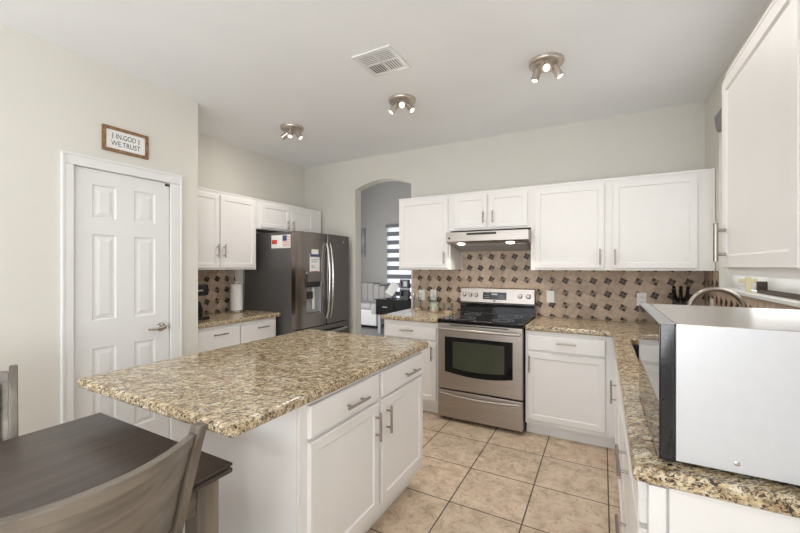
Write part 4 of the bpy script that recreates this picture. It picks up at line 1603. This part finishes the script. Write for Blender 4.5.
# sill items
b = bmesh.new()
box(b, -0.009, 0.009, -0.014, 0.014, 0, 0.088, 0.003); box(b, -0.008, 0.008, -0.046, 0.046, 0.052, 0.076, 0.003)
o = build('cross_figurine', b, M['cream'], loc=(XR + 0.030, 2.97, WZ0 + 0.0003), rot=(0, 0, R(78))); tag(o, 'small cream cross standing on the window sill', 'cross')
tr = thing('tray', 'long dark wooden tray with raised ends on the window sill', 'tray', (XR + 0.045, 2.535, WZ0 + 0.0003))
b = bmesh.new(); box(b, -0.022, 0.022, -0.27, 0.27, 0, 0.012, 0.002); build('bottom', b, M['bronze'], tr)
b = bmesh.new(); box(b, -0.022, -0.016, -0.27, 0.27, 0.012, 0.020, 0.001); box(b, 0.016, 0.022, -0.27, 0.27, 0.012, 0.020, 0.001); build('rails', b, M['bronze'], tr)
for s in (-1, 1):
    b = bmesh.new(); box(b, -0.022, 0.022, s * 0.27 - 0.009, s * 0.27 + 0.009, 0.0125, 0.066, 0.002); build('end_block', b, M['bronze'], tr)

# ------------------------------------------------------------------ living room beyond the arch
# sofa against the far wall
sf = thing('sofa', 'light grey tufted sofa in the room beyond the arch', 'sofa', (-4.84, 7.5, 0))
b = bmesh.new(); box(b, -0.75, 0.42, -0.45, 0.42, 0.06, 0.42, 0.03, 0, 3); build('base', b, M['sofa_white'], sf)
b = bmesh.new()
n = 7
for k in range(n):
    x0 = -0.75 + 1.17 * k / n
    q = (k - 2.2) / 4.0
    top = 1.0 - 0.16 * q * q
    box(b, x0, x0 + 1.17 / n + 0.012, 0.18, 0.46, 0.40, top, 0.04, 0, 4)
build('backrest', b, M['sofa'], sf)
b = bmesh.new(); box(b, -0.60, 0.28, -0.46, 0.20, 0.42, 0.56, 0.05, 0, 4); build('seat_cushion', b, M['sofa'], sf)
b = bmesh.new(); box(b, 0.24, 0.44, -0.46, 0.24, 0.30, 0.56, 0.06, 0, 4); build('armrest', b, M['sofa'], sf)
b = bmesh.new(); box(b, -0.82, -0.62, -0.46, 0.24, 0.30, 0.66, 0.06, 0, 4); build('armrest', b, M['sofa'], sf)
for sx in (-0.7, 0.36):
    for sy in (-0.38, 0.34):
        b = bmesh.new(); tube(b, [(sx, sy, 0), (sx, sy, 0.065)], [0.016, 0.024], 12); build('leg', b, M['black'], sf)
# black side cabinet
sd = thing('side_table', 'black lacquer side table with one drawer in front of the striped window shade', 'side table', (-3.74, 6.80, 0))
b = bmesh.new(); box(b, -0.42, 0.45, -0.2, 0.2, 0.40, 0.70, 0.004); build('cabinet_body', b, M['black_gloss'], sd)
b = bmesh.new(); box(b, -0.44, 0.47, -0.22, 0.22, 0.70, 0.722, 0.003); build('top', b, M['black_gloss'], sd)
b = bmesh.new(); box(b, -0.40, 0.02, -0.212, -0.2, 0.43, 0.68, 0.003); d_ = build('drawer', b, M['black_gloss'], sd)
b = bmesh.new(); box(b, -0.25, -0.13, -0.224, -0.211, 0.55, 0.575, 0.003); build('handle', b, M['chrome'], d_)
for sx in (-0.35, 0.40):
    for sy in (-0.15, 0.15):
        b = bmesh.new(); box(b, sx - 0.035, sx + 0.035, sy - 0.03, sy + 0.03, 0, 0.40, 0.003); build('leg', b, M['grey_plastic'], sd)
# stand with pale tablet, black appliance
ts = thing('tablet_stand', 'pale tablet tilted on a black stand on the black side table', 'tablet', (-3.88, 6.80, 0.7222), R(8))
b = bmesh.new(); box(b, -0.10, 0.10, -0.08, 0.08, 0, 0.018, 0.004); tube(b, [(0, 0.03, 0.016), (0, 0.05, 0.14), (0, 0.03, 0.22)], 0.012, 10); build('stand', b, M['black'], ts)
b = bmesh.new(); box(b, -0.09, 0.09, -0.006, 0.006, -0.13, 0.15, 0.003, 0, 2, Matrix.Translation((0.0, -0.004, 0.20)) @ Matrix.Rotation(R(28), 4, 'Y') @ Matrix.Rotation(R(-18), 4, 'X')); build('screen', b, M['white_plastic'], ts)
cx_ = thing('photo_frame', 'black double photo frame standing open beside the tilted tablet', 'photo frame', (-3.58, 6.80, 0.7222), R(-6))
for k, zz in enumerate((0.02, 0.22)):
    b = bmesh.new()
    for (x0, x1, z0, z1) in ((-0.11, 0.11, 0, 0.045), (-0.11, 0.11, 0.155, 0.19), (-0.11, -0.07, 0.045, 0.155), (0.07, 0.11, 0.045, 0.155)):
        box(b, x0, x1, -0.03, 0.03, zz + z0, zz + z1, 0.003)
    f_ = build('frame', b, M['black'], cx_)
    b = bmesh.new(); box(b, -0.075, 0.075, 0.0, 0.008, zz + 0.04, zz + 0.16); build('picture', b, M['grey_plastic' if k else 'ink'], f_, smooth=False)
b = bmesh.new(); box(b, -0.12, 0.12, -0.06, 0.06, 0, 0.02, 0.003); build('base', b, M['black'], cx_)
# banded shade
zs_ = thing('zebra_shade', 'grey and white banded window shade in the room beyond the arch', 'window shade', (0, LY1 - 0.02, 0))
b = bmesh.new(); box(b, LWX0 - 0.02, LWX1 + 0.02, -0.05, 0.015, 2.36, 2.43, 0.004); build('headrail', b, M['shade_dark'], zs_)
b = bmesh.new()
bl = bmesh.new()
z = 2.36
k = 0
while z > 0.40:
    if k % 2:
        box(b, LWX0, LWX1, -0.004, -0.002, z - 0.105, z)
        z -= 0.105
    else:
        box(bl, LWX0, LWX1, -0.004, -0.002, z - 0.105, z)
        z -= 0.105
    k += 1
build('opaque_bands', b, M['shade_dark'], zs_, smooth=False)
build('sheer_bands', bl, M['shade_light'], zs_, smooth=False)
# canvas print
cv = thing('wall_art', 'grey canvas print on the wall beyond the arch', 'wall art', (-5.72, LY1 - 0.001, 2.02))
b = bmesh.new(); box(b, -0.36, 0.36, -0.028, 0, -0.37, 0.37, 0.003); build('canvas', b, M['canvas'], cv)
